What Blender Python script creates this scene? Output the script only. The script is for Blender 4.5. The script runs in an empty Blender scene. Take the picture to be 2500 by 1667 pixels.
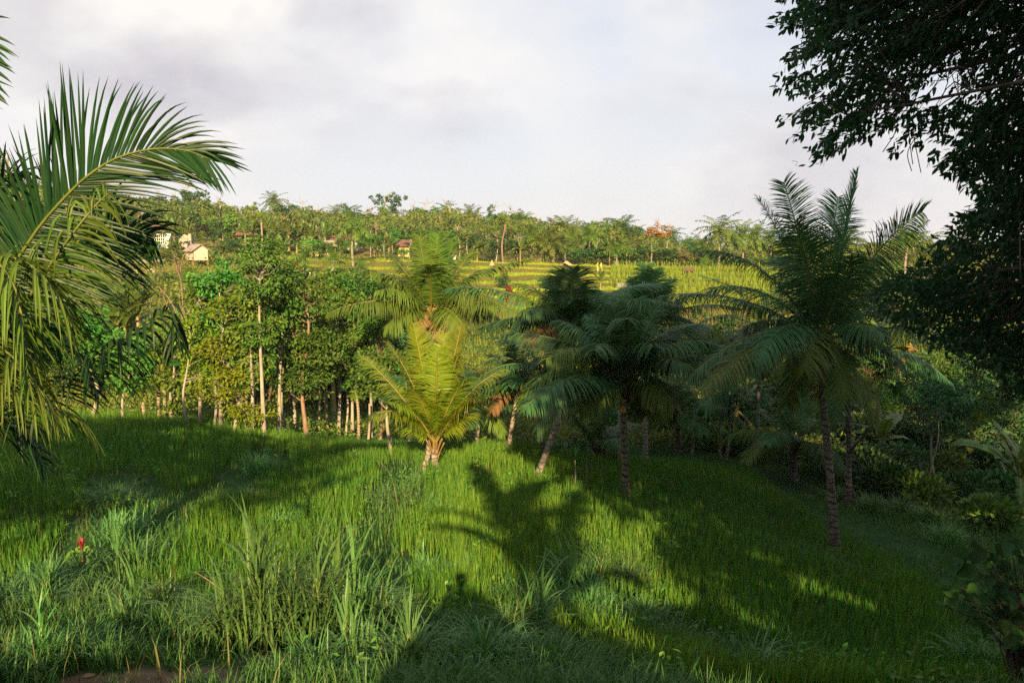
import bpy, math, numpy as np
from mathutils import Vector
RNG = np.random.default_rng(7)
PI = math.pi
scene = bpy.context.scene
COL = scene.collection

# ------------------------------------------------------------------ camera
FPX, CX, CY = 1944.0, 1250.0, 833.5          # the photograph's own pixels (2500 x 1667)
PITCH = math.atan(233.5 / FPX)
cam_d = bpy.data.cameras.new("camera"); cam = bpy.data.objects.new("camera", cam_d); COL.objects.link(cam)
cam_d.sensor_width = 36.0; cam_d.lens = 36.0 * FPX / 2500.0
cam_d.clip_start = 0.05; cam_d.clip_end = 3000
cam.location = (0, 0, 0); cam.rotation_euler = (PI / 2 - PITCH, 0, 0)
scene.camera = cam

# ------------------------------------------------------------------ sky, sun, exposure
SUN_EL, SUN_AZ = math.radians(22.5), math.radians(3.8)   # behind the viewpoint, a little to its right
w = bpy.data.worlds.new("World"); scene.world = w; w.use_nodes = True
nt = w.node_tree; nt.nodes.clear()
def N(tree, t, **kw):
    n = tree.nodes.new(t)
    for k, v in kw.items(): setattr(n, k, v)
    return n
def mathn(tree, op, a, b=None, c=None):
    n = tree.nodes.new("ShaderNodeMath"); n.operation = op
    for i, v in enumerate((a, b, c)):
        if v is None: continue
        if isinstance(v, (int, float)): n.inputs[i].default_value = v
        else: tree.links.new(v, n.inputs[i])
    return n.outputs[0]
def mixc(tree, fac, a, b, mode='MIX'):
    n = tree.nodes.new("ShaderNodeMix"); n.data_type = 'RGBA'; n.blend_type = mode
    for s, v in ((n.inputs[0], fac), (n.inputs[6], a), (n.inputs[7], b)):
        if isinstance(v, (int, float)): s.default_value = v
        elif isinstance(v, tuple): s.default_value = (*v, 1)
        else: tree.links.new(v, s)
    return n.outputs[2]
def ramp(tree, fac, stops):
    n = tree.nodes.new("ShaderNodeValToRGB"); e = n.color_ramp.elements
    e[0].position, e[0].color = stops[0][0], (*stops[0][1], 1)
    e[1].position, e[1].color = stops[-1][0], (*stops[-1][1], 1)
    for p, c in stops[1:-1]:
        x = e.new(p); x.color = (*c, 1)
    tree.links.new(fac, n.inputs[0]); return n.outputs[0]
SKY_STRENGTH = 0.056
sky = N(nt, "ShaderNodeTexSky", sky_type='NISHITA', sun_disc=False)
sky.sun_elevation = SUN_EL; sky.sun_rotation = PI - SUN_AZ; sky.air_density = 1.0; sky.dust_density = 1.2; sky.ozone_density = 1.0
tc = N(nt, "ShaderNodeTexCoord"); sep = N(nt, "ShaderNodeSeparateXYZ"); nt.links.new(tc.outputs['Generated'], sep.inputs[0])
zc = mathn(nt, 'MAXIMUM', sep.outputs[2], 0.0)
inv = mathn(nt, 'DIVIDE', 1.0, mathn(nt, 'ADD', zc, 0.62))
cmb = N(nt, "ShaderNodeCombineXYZ")
nt.links.new(mathn(nt, 'MULTIPLY', sep.outputs[0], inv), cmb.inputs[0]); nt.links.new(mathn(nt, 'MULTIPLY', sep.outputs[1], inv), cmb.inputs[1])
mp = N(nt, "ShaderNodeMapping"); nt.links.new(cmb.outputs[0], mp.inputs[0])
mp.inputs['Location'].default_value = (6.2, 8.1, 0.4); mp.inputs['Scale'].default_value = (2.0, 2.6, 1)
def wnoise(scale, detail, rough, dist=0.0, off=0.0):
    n = N(nt, "ShaderNodeTexNoise"); n.noise_dimensions = '4D'; n.inputs['W'].default_value = off
    n.inputs['Scale'].default_value = scale; n.inputs['Detail'].default_value = detail; n.inputs['Roughness'].default_value = rough; n.inputs['Distortion'].default_value = dist
    nt.links.new(mp.outputs[0], n.inputs['Vector']); return n.outputs[0]
n1 = wnoise(0.9, 7, 0.52, 0.15, 0.0); n2 = wnoise(1.7, 6, 0.5, 0.2, 3.1)
cover = ramp(nt, n1, [(0.40, (0, 0, 0)), (0.60, (1, 1, 1))])
ccol = ramp(nt, n2, [(0.36, (3.8, 3.5, 3.95)), (0.47, (5.4, 5.15, 5.2)), (0.58, (7.2, 6.85, 6.45))])
veil = mixc(nt, 0.70, mixc(nt, 1.0, sky.outputs[0], (1.0, 1.0, 1.0), 'MULTIPLY'), (5.55, 5.6, 5.95))        # thin high haze under the clouds
skyc = mixc(nt, mathn(nt, 'MULTIPLY', cover, 0.9), veil, ccol)
low = ramp(nt, zc, [(0.0, (1, 1, 1)), (0.30, (0, 0, 0))])
skyc = mixc(nt, mathn(nt, 'MULTIPLY', low, 0.75), skyc, (5.75, 5.7, 5.9))
bg = N(nt, "ShaderNodeBackground"); bg.inputs[1].default_value = SKY_STRENGTH; nt.links.new(skyc, bg.inputs[0])
wo = N(nt, "ShaderNodeOutputWorld"); nt.links.new(bg.outputs[0], wo.inputs[0])

sun_d = bpy.data.lights.new("sun", 'SUN'); sun = bpy.data.objects.new("sun", sun_d); COL.objects.link(sun)
sun_d.energy = 5.0; sun_d.angle = math.radians(0.53); sun_d.color = (1.0, 0.69, 0.35)
SUNV = Vector((-math.sin(SUN_AZ) * math.cos(SUN_EL), math.cos(SUN_AZ) * math.cos(SUN_EL), -math.sin(SUN_EL)))
sun.rotation_euler = SUNV.to_track_quat('-Z', 'Y').to_euler(); sun.location = (5, -30, 30)
vs = scene.view_settings
scene.display_settings.display_device = 'sRGB'
vs.view_transform = 'Standard'; vs.look = 'None'; vs.gamma = 1.0; vs.use_curve_mapping = False; vs.exposure = 1.4
scene.render.engine = 'CYCLES'
cy = scene.cycles
cy.max_bounces = 6; cy.diffuse_bounces = 3; cy.glossy_bounces = 2; cy.transmission_bounces = 3; cy.transparent_max_bounces = 4
cy.caustics_reflective = False; cy.caustics_refractive = False; cy.sample_clamp_indirect = 4.0
cy.use_denoising = False

# ------------------------------------------------------------------ picture <-> place
SP, CP = math.sin(PITCH), math.cos(PITCH)
def at(px, py, y):
    "the point seen at that pixel of the photograph, at distance y in front of the viewpoint"
    a = (np.asarray(px, float) - CX) / FPX; b = (CY - np.asarray(py, float)) / FPX
    s = y / (CP + b * SP)
    return np.stack(np.broadcast_arrays(a * s, np.asarray(y, float) + 0 * a, (-SP + b * CP) * s), -1)
def proj(p):
    p = np.asarray(p, float); x, y, z = p[..., 0], p[..., 1], p[..., 2]
    d = y * CP - z * SP; u = y * SP + z * CP
    d = np.where(d < 1e-3, 1e-3, d)
    return CX + FPX * x / d, CY - FPX * u / d
# ground table: picture row of the ground for a column (px) at a distance (y)
GP = np.array([-700, 0, 400, 800, 1250, 1700, 2100, 2500, 3200], float)
GT = np.array([
 [7,   1650, 1650, 1655, 1665, 1680, 1700, 1715, 1725, 1730],
 [9,   1570, 1570, 1575, 1590, 1605, 1625, 1650, 1670, 1680],
 [11,  1465, 1475, 1490, 1495, 1508, 1535, 1575, 1610, 1630],
 [14,  1335, 1340, 1350, 1352, 1368, 1400, 1435, 1500, 1540],
 [17,  1218, 1225, 1238, 1248, 1262, 1288, 1330, 1415, 1470],
 [22,  1095, 1100, 1118, 1142, 1155, 1168, 1238, 1310, 1340],
 [28,  1020, 1025, 1045, 1075, 1095, 1108, 1180, 1235, 1260],
 [31,  1022, 1024, 1042, 1072, 1092, 1104, 1160, 1210, 1235],
 [36,  985,  990,  1008, 1035, 1055, 1070, 1115, 1150, 1170],
 [45,  885,  890,  905,  935,  940,  985,  1020, 1040, 1050],
 [55,  805,  810,  820,  860,  865,  890,  910,  920,  930],
 [65,  752,  755,  765,  788,  800,  815,  825,  830,  835],
 [75,  712,  715,  722,  745,  757,  770,  775,  780,  780],
 [85,  685,  688,  695,  712,  724,  735,  738,  740,  740],
 [100, 655,  657,  664,  680,  692,  700,  703,  705,  705],
 [115, 628,  629,  634,  655,  664,  673,  676,  678,  678],
 [130, 602,  602,  606,  632,  645,  656,  660,  662,  662],
 [160, 570,  572,  578,  603,  622,  640,  645,  648,  648],
 [200, 548,  550,  558,  582,  603,  626,  632,  636,  636],
 [280, 525,  528,  538,  560,  585,  612,  618,  622,  622],
 [420, 535,  540,  550,  565,  585,  608,  612,  615,  615],
 [900, 570,  572,  578,  585,  592,  600,  602,  604,  604]], float)
GY, GV = GT[:, 0], GT[:, 1:]
_ph = RNG.uniform(0, 6.28, (12, 2)); _an = RNG.uniform(0, 6.28, 12); _fr = np.geomspace(0.12, 1.9, 12)
def wob(x, y, lo=0, hi=12):
    r = 0
    for k in range(lo, hi):
        r = r + np.sin(_fr[k] * (x * math.cos(_an[k]) + y * math.sin(_an[k])) + _ph[k, 0]) / (hi - lo) ** 0.5
    return r
def sstep(a, b, x):
    t = np.clip((x - a) / (b - a), 0, 1); return t * t * (3 - 2 * t)
def base_ground(x, y):
    yy = np.clip(y, 7, 899.0)
    px = np.clip(CX + FPX * x / yy, GP[0], GP[-1])
    i = np.clip(np.searchsorted(GY, yy, 'right') - 1, 0, len(GY) - 2); fy = (yy - GY[i]) / (GY[i + 1] - GY[i])
    j = np.clip(np.searchsorted(GP, px, 'right') - 1, 0, len(GP) - 2); fx = (px - GP[j]) / (GP[j + 1] - GP[j])
    def zrow(r): return lambda k: GY[r] * (-SP + ((CY - GV[r, k]) / FPX) * CP) / (CP + ((CY - GV[r, k]) / FPX) * SP)
    z0 = zrow(i)(j) * (1 - fx) + zrow(i)(j + 1) * fx
    z1 = zrow(i + 1)(j) * (1 - fx) + zrow(i + 1)(j + 1) * fx
    return z0 * (1 - fy) + z1 * fy
# rice terraces on the far slope: near edges of the treads
TERR = np.array([67., 74, 80.5, 87.5, 95, 103, 112, 122, 134])
def terr_warp(x, y): return y + 3.2 * np.sin(x * 0.05 + 0.7 + y * .03) + 1.5 * np.sin(x * 0.15 + y * 0.09) + .5 * np.sin(x * .41 + y * .2)
def terr_zone(x, y):
    px = CX + FPX * x / np.maximum(y, 7)
    return sstep(560, 700, px) * sstep(66, 68, y) * (1 - sstep(131, 136, y)) * (1 - sstep(1900, 2050, px))
def ground(x, y):
    x = np.asarray(x, float); y = np.asarray(y, float); x, y = np.broadcast_arrays(x, y)
    z = base_ground(x, y)
    zone = terr_zone(x, y)
    if np.any(zone > 0):
        q = terr_warp(x, y); k = np.clip(np.searchsorted(TERR, q, 'right') - 1, 0, len(TERR) - 2)
        a, b = TERR[k], TERR[k + 1]; f = (q - a) / (b - a)
        ymid = y + (a + (b - a) * 0.55 - q); ynear = y + (a - 0.5 * (TERR[k] - TERR[np.maximum(k - 1, 0)]) - q)
        zt = base_ground(x, np.clip(ymid, 20, 890)); zn = base_ground(x, np.clip(ynear, 20, 890))
        zs = zn + (zt - zn) * sstep(0.0, 0.2, f)
        z = z * (1 - zone) + zs * zone
    px = CX + FPX * x / np.maximum(y, 6)
    up = np.interp(px, [-900, 345, 450, 560, 632, 680], [15.4, 15.5, 17.0, 18.8, 21.5, 24.5]); z = z + .14 * sstep(-.45, .45, y - up) * (1 - sstep(630, 720, px)) * (1 - sstep(29, 33, y))
    dn = np.interp(px, [1860, 1990, 2080, 2175, 2320], [18.6, 17.3, 16.4, 16.0, 15.2]); z = z - .38 * sstep(.2, 1.1, y - dn) * sstep(1840, 1930, px) * (1 - sstep(24, 30, y))
    z = z + (0.10 * wob(x, y, 4, 9) * np.where(y > 33, 1.0 + y / 60, 0.5) + np.where(y < 31, .13 * wob(x, y, 3, 7), 0)) * sstep(9, 14, y) * (1 - zone)
    z7 = base_ground(x, np.full_like(y, 7.0))
    zn = -1.72 + (z7 + 1.72) * np.clip(y / 7, 0, 1)
    z = np.where(y < 7, zn, z)
    bank = (1.95 + .16 * np.sin(x * 2.1 + 1) + .10 * np.sin(x * 5.3) + .07 * np.sin(x * 9.1 + y * 4)) * sstep(-1.0, -0.45, x + 0.15 * np.sin(y * 3)) * sstep(-0.9, -2.2, y)  # unseen rise behind the viewpoint, shaped to cast the near shadow edge
    return z + bank
def gp(px, py, y0=6.0, y1=320.0):
    "where the ground is seen at that pixel"
    ys = np.geomspace(y0, y1, 700); p = at(np.full(700, px), np.full(700, py), ys)
    d = p[:, 2] - ground(p[:, 0], p[:, 1]); i = int(np.argmax(d < 0)) if np.any(d < 0) else 699
    q = p[i]; return np.array([q[0], q[1], ground(q[0], q[1])])
def on_ground(px, y):
    x = (px - CX) / FPX * y * 1.0
    for _ in range(4):
        z = float(ground(x, y)); q = proj((x, y, z)); x += (px - q[0]) / FPX * y
    return np.array([x, y, float(ground(x, y))])

# ------------------------------------------------------------------ mesh helpers
class MB:
    def __init__(s): s.v = []; s.q = []; s.t = []; s.a = []; s.n = 0; s.qm = []; s.tm = []
    def add(s, v, q=None, t=None, var=0.5, m=0):
        v = np.asarray(v, np.float32).reshape(-1, 3); k = len(v)
        s.v.append(v); s.a.append(np.broadcast_to(np.asarray(var, np.float32), (k,)))
        if q is not None and len(q): q = np.asarray(q, np.int32).reshape(-1, 4); s.q.append(q + s.n); s.qm.append(np.full(len(q), m, np.int32))
        if t is not None and len(t): t = np.asarray(t, np.int32).reshape(-1, 3); s.t.append(t + s.n); s.tm.append(np.full(len(t), m, np.int32))
        s.n += k
    def mesh(s, name, mats, smooth=True, off=None):
        me = bpy.data.meshes.new(name)
        v = np.concatenate(s.v); a = np.concatenate(s.a)
        if off is not None: v = v - np.asarray(off, np.float32)
        q = np.concatenate(s.q) if s.q else np.zeros((0, 4), np.int32); t = np.concatenate(s.t) if s.t else np.zeros((0, 3), np.int32)
        mi = np.concatenate(s.qm + s.tm) if (s.qm or s.tm) else np.zeros(0, np.int32)
        me.vertices.add(len(v)); me.vertices.foreach_set('co', v.ravel().astype(np.float32))
        nl = len(q) * 4 + len(t) * 3; me.loops.add(nl); me.loops.foreach_set('vertex_index', np.concatenate([q.ravel(), t.ravel()]).astype(np.int32))
        me.polygons.add(len(q) + len(t))
        st = np.concatenate([np.arange(len(q)) * 4, len(q) * 4 + np.arange(len(t)) * 3]).astype(np.int32)
        me.polygons.foreach_set('loop_start', st)
        me.polygons.foreach_set('material_index', mi); me.polygons.foreach_set('use_smooth', np.full(len(mi), smooth))
        at_ = me.attributes.new('var', 'FLOAT', 'POINT'); at_.data.foreach_set('value', a.astype(np.float32))
        for m in (mats if isinstance(mats, (list, tuple)) else [mats]): me.materials.append(m)
        me.update(calc_edges=True)
        return me
    def build(s, name, mats, parent=None, smooth=True, off=None):
        return link(name, s.mesh(name, mats, smooth, off), parent)
def link(name, data, parent=None):
    o = bpy.data.objects.new(name, data); COL.objects.link(o)
    if parent is not None: o.parent = parent
    return o
def tag(o, label=None, cat=None, group=None, kind=None):
    if label: o['label'] = label
    if cat: o['category'] = cat
    if group: o['group'] = group
    if kind: o['kind'] = kind
    return o
def thing(name, label, cat, loc=(0, 0, 0), rz=0.0, group=None):
    o = bpy.data.objects.new(name, None); COL.objects.link(o); o.empty_display_size = 0.2
    o.location = [float(c) for c in loc]; o.rotation_euler = (0, 0, rz)
    return tag(o, label, cat, group)
def nrm(v): return v / np.maximum(np.linalg.norm(v, axis=-1, keepdims=True), 1e-9)
def V3(*a): return np.array(a, float)
UP = V3(0, 0, 1)
def tube(mb, pts, rad, sides=6, var=0.5, m=0, cap=True):
    pts = np.asarray(pts, float); n = len(pts); rad = np.broadcast_to(np.asarray(rad, float), (n,))
    T = nrm(np.gradient(pts, axis=0)); ref = np.where(np.abs(T[:, 2:3]) > 0.9, V3(1, 0, 0), UP)
    ref = V3(1, 0, 0) if np.abs(T[:, 2]).mean() > 0.6 else (UP if np.abs(T[:, 0]).mean() < 2 else UP)
    A = nrm(np.cross(T, ref)); B = np.cross(T, A)
    th = np.arange(sides) / sides * 2 * PI
    v = pts[:, None] + rad[:, None, None] * (np.cos(th)[None, :, None] * A[:, None] + np.sin(th)[None, :, None] * B[:, None])
    i = np.arange(n - 1)[:, None] * sides; j = np.arange(sides)[None]; j2 = (j + 1) % sides
    q = np.stack([i + j, i + j2, i + sides + j2, i + sides + j], -1).reshape(-1, 4)
    vv = v.reshape(-1, 3); t = None
    if cap:
        vv = np.concatenate([vv, pts[-1:]]); k = n * sides; t = np.stack([np.full(sides, k), (n - 1) * sides + np.arange(sides), (n - 1) * sides + (np.arange(sides) + 1) % sides], -1)
    mb.add(vv, q, t, var, m)
def smoothpath(ctrl, n):
    c = np.asarray(ctrl, float)
    if len(c) == 2: return c[0] + (c[1] - c[0]) * np.linspace(0, 1, n)[:, None]
    c = np.concatenate([[2 * c[0] - c[1]], c, [2 * c[-1] - c[-2]]]); k = len(c) - 3
    u = np.linspace(0, k - 1e-9, n); i = u.astype(int); f = (u - i)[:, None]
    p0, p1, p2, p3 = c[i], c[i + 1], c[i + 2], c[i + 3]
    return 0.5 * (2 * p1 + (p2 - p0) * f + (2 * p0 - 5 * p1 + 4 * p2 - p3) * f ** 2 + (3 * p1 - p0 - 3 * p2 + p3) * f ** 3)
def box(mb, c, s, m=0, var=0.5, rz=0.0):
    c = np.asarray(c, float); s = np.asarray(s, float) / 2
    k = np.array([[-1, -1, -1], [1, -1, -1], [1, 1, -1], [-1, 1, -1], [-1, -1, 1], [1, -1, 1], [1, 1, 1], [-1, 1, 1]]) * s
    if rz:
        cr, sr = math.cos(rz), math.sin(rz); k = np.stack([k[:, 0] * cr - k[:, 1] * sr, k[:, 0] * sr + k[:, 1] * cr, k[:, 2]], 1)
    mb.add(k + c, [[0, 3, 2, 1], [4, 5, 6, 7], [0, 1, 5, 4], [1, 2, 6, 5], [2, 3, 7, 6], [3, 0, 4, 7]], None, var, m)
def leaves(mb, p, d, nv, L, W, var, oval=False, m=0):
    "n leaf-sized faces, each folded along its midrib"
    n = len(p); d = nrm(d); s = nrm(np.cross(d, nv)); nn = np.cross(s, d)
    L = np.broadcast_to(L, (n,))[:, None]; W = np.broadcast_to(W, (n,))[:, None]
    var = np.broadcast_to(var, (n,))
    if not oval:
        v = np.stack([p, p + d * L * .45 - s * W / 2 + nn * W * .12, p + d * L - nn * L * .06, p + d * L * .45 + s * W / 2 + nn * W * .12], 1)
        i = np.arange(n)[:, None] * 4
        mb.add(v.reshape(-1, 3), None, np.concatenate([i + [0, 1, 2], i + [0, 2, 3]]), np.repeat(var, 4), m)
    else:
        mid = p + d * L * .5 - nn * W * .10
        v = np.stack([p, p + d * L * .30 - s * W * .46, p + d * L * .68 - s * W * .38 - nn * L * .03, p + d * L - nn * L * .13,
                      p + d * L * .68 + s * W * .38 - nn * L * .03, p + d * L * .30 + s * W * .46, mid], 1)
        i = np.arange(n)[:, None] * 7
        mb.add(v.reshape(-1, 3), None, np.concatenate([i + [6, k, (k + 1) % 6] for k in range(6)]), np.repeat(var, 7), m)
def blades(mb, p, az, H, lean, W, k=3, var=0.5, m=0, curl=1.4, lean0=0.0):
    "arching grass blades: k sections, the last one a tip"
    n = len(p); H = np.broadcast_to(H, (n,)); lean = np.broadcast_to(lean, (n,)); W = np.broadcast_to(W, (n,))
    h = np.stack([np.cos(az), np.sin(az), 0 * az], -1); side = np.stack([-np.sin(az), np.cos(az), 0 * az], -1)
    pos = p.copy(); vs = []
    for j in range(k + 1):
        wd = W * (1.0 if j == 0 else (1 - (j / k) ** 1.6) ** 0.8 * 1.05)
        if j < k: vs += [pos - side * wd[:, None] / 2, pos + side * wd[:, None] / 2]
        else: vs += [pos]
        th = lean0 + lean * ((j + .5) / k) ** curl
        pos = pos + (h * np.sin(th)[:, None] + UP * np.cos(th)[:, None]) * (H / k)[:, None]
    nv = 2 * k + 1; v = np.stack(vs, 1); i = np.arange(n)[:, None] * nv
    q = np.concatenate([i + [2 * j, 2 * j + 1, 2 * j + 3, 2 * j + 2] for j in range(k - 1)]) if k > 1 else None
    t = i + [2 * k - 2, 2 * k - 1, 2 * k]
    mb.add(v.reshape(-1, 3), q, t, np.repeat(np.broadcast_to(var, (n,)), nv), m)

# ------------------------------------------------------------------ materials
def newmat(name):
    m = bpy.data.materials.new(name); m.use_nodes = True; t = m.node_tree; t.nodes.clear(); return m, t
def leafmat(name, c1, c2, trans=0.3, rough=0.5, spec=0.35, tint=(1.15, 1.1, 0.6), hv=0.12, extra=None):
    "leaf tissue: colour runs from c1 to c2 from leaf to leaf, some light passes through"
    m, t = newmat(name)
    at_ = N(t, "ShaderNodeAttribute", attribute_name='var'); oi = N(t, "ShaderNodeObjectInfo")
    c = ramp(t, at_.outputs['Fac'], [(0.0, c1), (0.75, c2)] + ([(1.0, extra)] if extra else [(1.0, c2)]))
    hs = N(t, "ShaderNodeHueSaturation")
    t.links.new(mathn(t, 'MULTIPLY_ADD', oi.outputs['Random'], hv * 0.35, 0.5 - hv * 0.17), hs.inputs['Hue'])
    t.links.new(mathn(t, 'MULTIPLY_ADD', oi.outputs['Random'], hv * 4, 1 - hv * 2), hs.inputs['Value'])
    t.links.new(c, hs.inputs['Color'])
    b = N(t, "ShaderNodeBsdfPrincipled"); b.inputs['Roughness'].default_value = rough; b.inputs['Specular IOR Level'].default_value = spec
    t.links.new(hs.outputs[0], b.inputs['Base Color'])
    tr = N(t, "ShaderNodeBsdfTranslucent"); t.links.new(mixc(t, 1.0, hs.outputs[0], tint, 'MULTIPLY'), tr.inputs[0])
    mx = N(t, "ShaderNodeMixShader"); mx.inputs[0].default_value = trans
    t.links.new(b.outputs[0], mx.inputs[1]); t.links.new(tr.outputs[0], mx.inputs[2])
    o = N(t, "ShaderNodeOutputMaterial"); t.links.new(mx.outputs[0], o.inputs[0]); return m
def solidmat(name, c1, c2, scale=8.0, stretch=(1, 1, 1), rough=0.8, bump=0.3, detail=5, wave=None, spec=0.2, metal=0.0):
    "opaque stuff with grain: noise between two colours, fine relief"
    m, t = newmat(name)
    tc = N(t, "ShaderNodeTexCoord"); mp = N(t, "ShaderNodeMapping"); mp.inputs['Scale'].default_value = stretch; t.links.new(tc.outputs['Object'], mp.inputs[0])
    n = N(t, "ShaderNodeTexNoise"); n.inputs['Scale'].default_value = scale; n.inputs['Detail'].default_value = detail; t.links.new(mp.outputs[0], n.inputs[0])
    f = ramp(t, n.outputs[0], [(0.3, (0, 0, 0)), (0.7, (1, 1, 1))])
    c = mixc(t, f, c1, c2)
    if wave:
        wv = N(t, "ShaderNodeTexWave"); wv.bands_direction = 'Z'; wv.inputs['Scale'].default_value = wave[0]; wv.inputs['Distortion'].default_value = wave[1]; wv.inputs['Detail'].default_value = 3; wv.inputs['Detail Scale'].default_value = 2
        t.links.new(tc.outputs['Object'], wv.inputs[0])
        wf = ramp(t, wv.outputs['Fac'], [(0.0, (1, 1, 1)), (wave[3] if len(wave) > 3 else 0.25, (0, 0, 0))]); c = mixc(t, wf, c, wave[2])
    b = N(t, "ShaderNodeBsdfPrincipled"); b.inputs['Roughness'].default_value = rough; b.inputs['Specular IOR Level'].default_value = spec; b.inputs['Metallic'].default_value = metal
    t.links.new(c, b.inputs['Base Color'])
    bp = N(t, "ShaderNodeBump"); bp.inputs['Strength'].default_value = bump; bp.inputs['Distance'].default_value = 0.02; t.links.new(n.outputs[0], bp.inputs['Height']); t.links.new(bp.outputs[0], b.inputs['Normal'])
    o = N(t, "ShaderNodeOutputMaterial"); t.links.new(b.outputs[0], o.inputs[0]); return m
M = {}
M['palm'] = leafmat('palm_leaflet', (.020, .092, .030), (.056, .145, .042), 0.22, .5, .28)
M['palm_near'] = leafmat('palm_leaflet_near', (.006, .034, .012), (.022, .066, .015), .24, .45, .3)  # leaf colour darkened to hold the partial shade on the near fronds
M['palm_old'] = leafmat('palm_leaflet_olive', (.042, .110, .014), (.110, .165, .022), 0.23, .55, .25)
M['palm_gold'] = leafmat('palm_leaflet_gold', (.070, .150, .008), (.180, .215, .012), 0.23, .42, .4)
M['palm_dead'] = leafmat('palm_leaflet_dry', (.11, .065, .028), (.21, .125, .055), 0.16, .8, .1)
M['rachis'] = solidmat('palm_midrib', (.15, .14, .03), (.24, .19, .05), 6, rough=.5)
M['rachis_green'] = solidmat('palm_midrib_green', (.07, .11, .02), (.13, .14, .03), 6, rough=.5)
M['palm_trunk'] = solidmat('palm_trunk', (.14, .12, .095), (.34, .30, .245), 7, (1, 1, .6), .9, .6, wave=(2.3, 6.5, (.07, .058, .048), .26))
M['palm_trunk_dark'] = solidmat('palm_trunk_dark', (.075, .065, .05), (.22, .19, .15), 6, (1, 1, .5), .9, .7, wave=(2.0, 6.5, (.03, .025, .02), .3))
M['boot'] = solidmat('palm_boot', (.11, .075, .03), (.24, .165, .05), 9, (1, 1, .3), .7, .5)
M['fibre'] = solidmat('palm_fibre', (.035, .022, .012), (.09, .055, .03), 14, (1, 1, .2), .95, .6)
M['areca_trunk'] = solidmat('areca_trunk', (.20, .17, .115), (.33, .28, .21), 10, (1, 1, .5), .85, .4, wave=(2.6, .8, (.12, .09, .05), .2))
M['bark_pale'] = solidmat('bark_pale', (.18, .165, .13), (.36, .335, .285), 9, (1, 1, .3), .9, .5)
M['bark_pink'] = solidmat('bark_pinkish', (.16, .105, .075), (.27, .19, .14), 9, (1, 1, .3), .9, .5)
M['bark_dark'] = solidmat('bark_dark', (.045, .032, .024), (.13, .10, .075), 8, (1, 1, .3), .95, .7)
M['leaf_mid'] = leafmat('leaf_mid', (.030, .122, .016), (.098, .200, .026), 0.24, .5, .28, hv=.16)
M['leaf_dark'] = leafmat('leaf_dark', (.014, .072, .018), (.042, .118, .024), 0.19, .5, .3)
M['leaf_tree'] = leafmat('leaf_overhang', (.016, .070, .030), (.040, .120, .036), .40, .5, .25, extra=(.07, .15, .03))
M['leaf_yellow'] = leafmat('leaf_yellow', (.10, .19, .010), (.20, .28, .014), 0.24, .5, .3)
M['leaf_lime'] = leafmat('leaf_lime', (.062, .145, .016), (.140, .215, .028), 0.23, .5, .3, hv=.15)
M['leaf_olive'] = leafmat('leaf_olive', (.095, .125, .034), (.20, .20, .065), 0.19, .55, .3, hv=.18)
M['leaf_rust'] = leafmat('leaf_rust', (.22, .12, .03), (.38, .22, .04), 0.20, .6, .2, hv=.1)
M['leaf_pink'] = leafmat('leaf_bare_twigs', (.19, .12, .085), (.27, .19, .13), 0.16, .8, .1)
M['leaf_red'] = leafmat('leaf_red', (.16, .012, .016), (.36, .03, .03), 0.20, .45, .4)
M['leaf_maroon'] = leafmat('leaf_maroon', (.10, .018, .014), (.20, .05, .03), 0.20, .5, .3)
M['banana'] = leafmat('banana_leaf', (.050, .110, .020), (.115, .175, .035), 0.27, .42, .4, hv=.14)
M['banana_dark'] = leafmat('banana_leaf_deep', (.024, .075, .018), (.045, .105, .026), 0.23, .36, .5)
M['banana_yellow'] = leafmat('banana_leaf_yellow', (.30, .22, .02), (.42, .30, .03), 0.27, .5, .3)
M['banana_dry'] = leafmat('banana_leaf_dry', (.20, .11, .05), (.34, .21, .11), 0.16, .85, .1)
M['banana_stem'] = solidmat('banana_stem', (.15, .16, .04), (.36, .25, .12), 5, (1, 1, .2), .6, .3)
M['rice'] = leafmat('rice_blade', (.022, .110, .014), (.130, .205, .018), 0.26, .55, .22, extra=(.17, .23, .024))
M['grass'] = leafmat('grass_blade', (.028, .115, .022), (.085, .195, .040), 0.24, .5, .3, extra=(.22, .20, .05))
M['cane'] = leafmat('cane_grass_blade', (.036, .140, .036), (.110, .235, .060), 0.24, .48, .35)
M['grass_dry'] = leafmat('dry_grass', (.09, .15, .022), (.25, .25, .05), 0.23, .7, .2, extra=(.38, .25, .10))
M['ripe'] = leafmat('ripe_rice', (.12, .21, .012), (.27, .33, .018), 0.24, .6, .2)
M['corn'] = leafmat('corn_leaf', (.120, .190, .018), (.25, .27, .028), 0.24, .5, .3)
M['weed'] = leafmat('weed_leaf', (.050, .115, .016), (.150, .185, .028), 0.24, .5, .3, extra=(.28, .22, .04))
M['cane_stem'] = solidmat('cane_stem', (.14, .17, .04), (.26, .25, .08), 8, rough=.5)
M['wood_leaf'] = leafmat('wood_foliage', (.040, .120, .024), (.150, .215, .040), 0.23, .55, .25, extra=(.19, .18, .06))
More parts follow.
